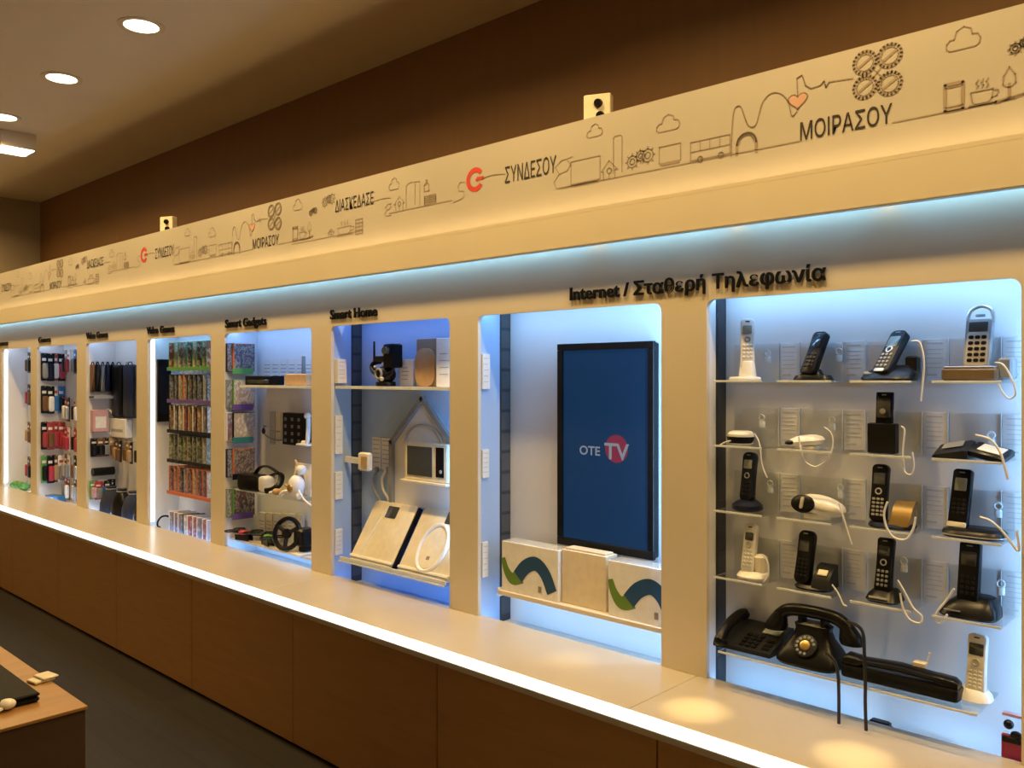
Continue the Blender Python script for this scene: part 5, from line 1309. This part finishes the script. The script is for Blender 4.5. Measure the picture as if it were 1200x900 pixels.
# white box, brown row and dark sacks on the back of the bag bay
y = B5 - .05; x0, x1 = X5a + .02, X5a + .30; z1_, z0 = ZZ(142, 491, y), ZZ(142, 513, y)
t = thing('white_carton', 'white carton on the back of the bag bay under the long bags', 'carton', ((x0 + x1) / 2, y, z0)); lo = ((x0 + x1) / 2, y, z0)
MB().box(x0, x1, y, B5 - .001, z0, z1_, .004).build('carton', M['paper'], t, lo); MB().box(x0 + .03, x1 - .05, y - .0006, y - .0001, z0 + .04, z0 + .06).build('printed_panel', M['inkgrey'], t, lo)
z = ZZ(148, 516, 2.58)
for k_ in range(7):
    c_, p_ = (('brown', 'tan'), ('black', 'brown'), ('tan', 'brown'), ('black', 'tan'), ('brown', 'black'))[k_ % 5]
    x = X5a + .10 + k_ * .095
    put_pack(c_, p_, (x, B5 - .032 - .014 * (k_ % 2), z - .004 * (k_ % 2)), 0, p_ + ' pack, ' + c_ + ' card, ' + ordi(k_) + ' from left, back of the bag bay', 'packs hanging in the bag bay', 1.05)
    put_hook((x, B5 - .0008, z - .008), 0, 'peg hook ' + ordi(k_) + ' from the left, back of the bag bay')
for k_ in range(4):
    x = X5a + .17 + k_ * .19
    t = thing('dark_sack', ('navy', 'black')[k_ % 2] + ' soft sack on the floor of the bag bay, ' + ordi(k_) + ' from the left', 'bag', (x, B5 - .10, BFL + .0008), 0, 'soft sacks in the bag bay')
    MB().ell([(0, 0, 0, .075, .060), (0, 0, .02, .092, .072), (0, 0, .10, .088, .068), (.004, 0, .17, .062, .050), (.004, 0, .20, .030, .026), (.004, 0, .22, .040, .034)], 24, 2.3).build('sack', (M['navyfab'], M['black'])[k_ % 2], t)
    MB().ring((.004, 0, .202), .031, .006, 'z', 20, 6).build('drawstring', M['grey'], t)

# ------------------------------------------------------------------ display table at the lower left
ZT = .90
def onz(px, py, z):
    t = (H - z) * FPX / (py - 442); q = (px - 600) / FPX; return t * (q * SA - CA), t * (q * CA + SA)
cx, cy = onz(103, 827, ZT)
tx0, ty0 = cx - 1.6, cy - 1.1
t = thing('display_table', 'orange brown wood display table at the lower left, dark sided', 'table', ((tx0 + cx) / 2, (ty0 + cy) / 2, 0)); lo = ((tx0 + cx) / 2, (ty0 + cy) / 2, 0)
MB().box(tx0, cx, ty0, cy, ZT - .008, ZT, .0015).build('table_top', M['tabwood'], t, lo)
MB().box(tx0 + .01, cx - .004, ty0 + .01, cy - .004, .0, ZT - .0083).build('table_body', M['tabside'], t, lo)
ax, ay = onz(47, 816, ZT + .012)
t = thing('laptop', 'closed black laptop lying on the wood display table', 'laptop', (ax - .16, ay - .12, ZT + .0006)); lo = tuple(t.location)
MB().box(ax - .34, ax, ay - .24, ay, ZT + .0008, ZT + .012, .005).build('base', M['black'], t, lo); MB().box(ax - .34, ax, ay - .24, ay, ZT + .0124, ZT + .021, .005).build('lid', M['lid'], t, lo)
bx, by = onz(48, 798, ZT)
t = thing('security_tag', 'small cream tag lying on the wood table behind the laptop corner', 'tag', (bx, by, ZT + .0006), 0)
a0 = onz(32, 803, ZT); a1 = onz(56, 796, ZT); an = math.atan2(a1[1] - a0[1], a1[0] - a0[0]); t.rotation_euler = (0, 0, an); Lr = math.hypot(a1[0] - a0[0], a1[1] - a0[1]) 
MB().box(-Lr / 2, Lr / 2, -.02, .02, 0, .006, .002).build('strip', M['cream'], t); MB().box(Lr / 2 - .03, Lr / 2 + .006, -.024, .024, .0062, .011, .003).build('tag_head', M['cream'], t)
bx, by = onz(8, 832, ZT)
t = thing('charging_plug', 'white cable plug in front of the laptop on the wood table', 'plug', (bx, by, ZT + .0006))
MB().ball((0, 0, .012), .018, .018, .011).build('plug', M['white'], t); MB().tube([(.010, -.012, .008), (.016, -.04, .005), (.010, -.09, .0048), (.020, -.16, .0048), (.012, -.24, .0048)], .0045, 8).build('cable', M['white'], t)
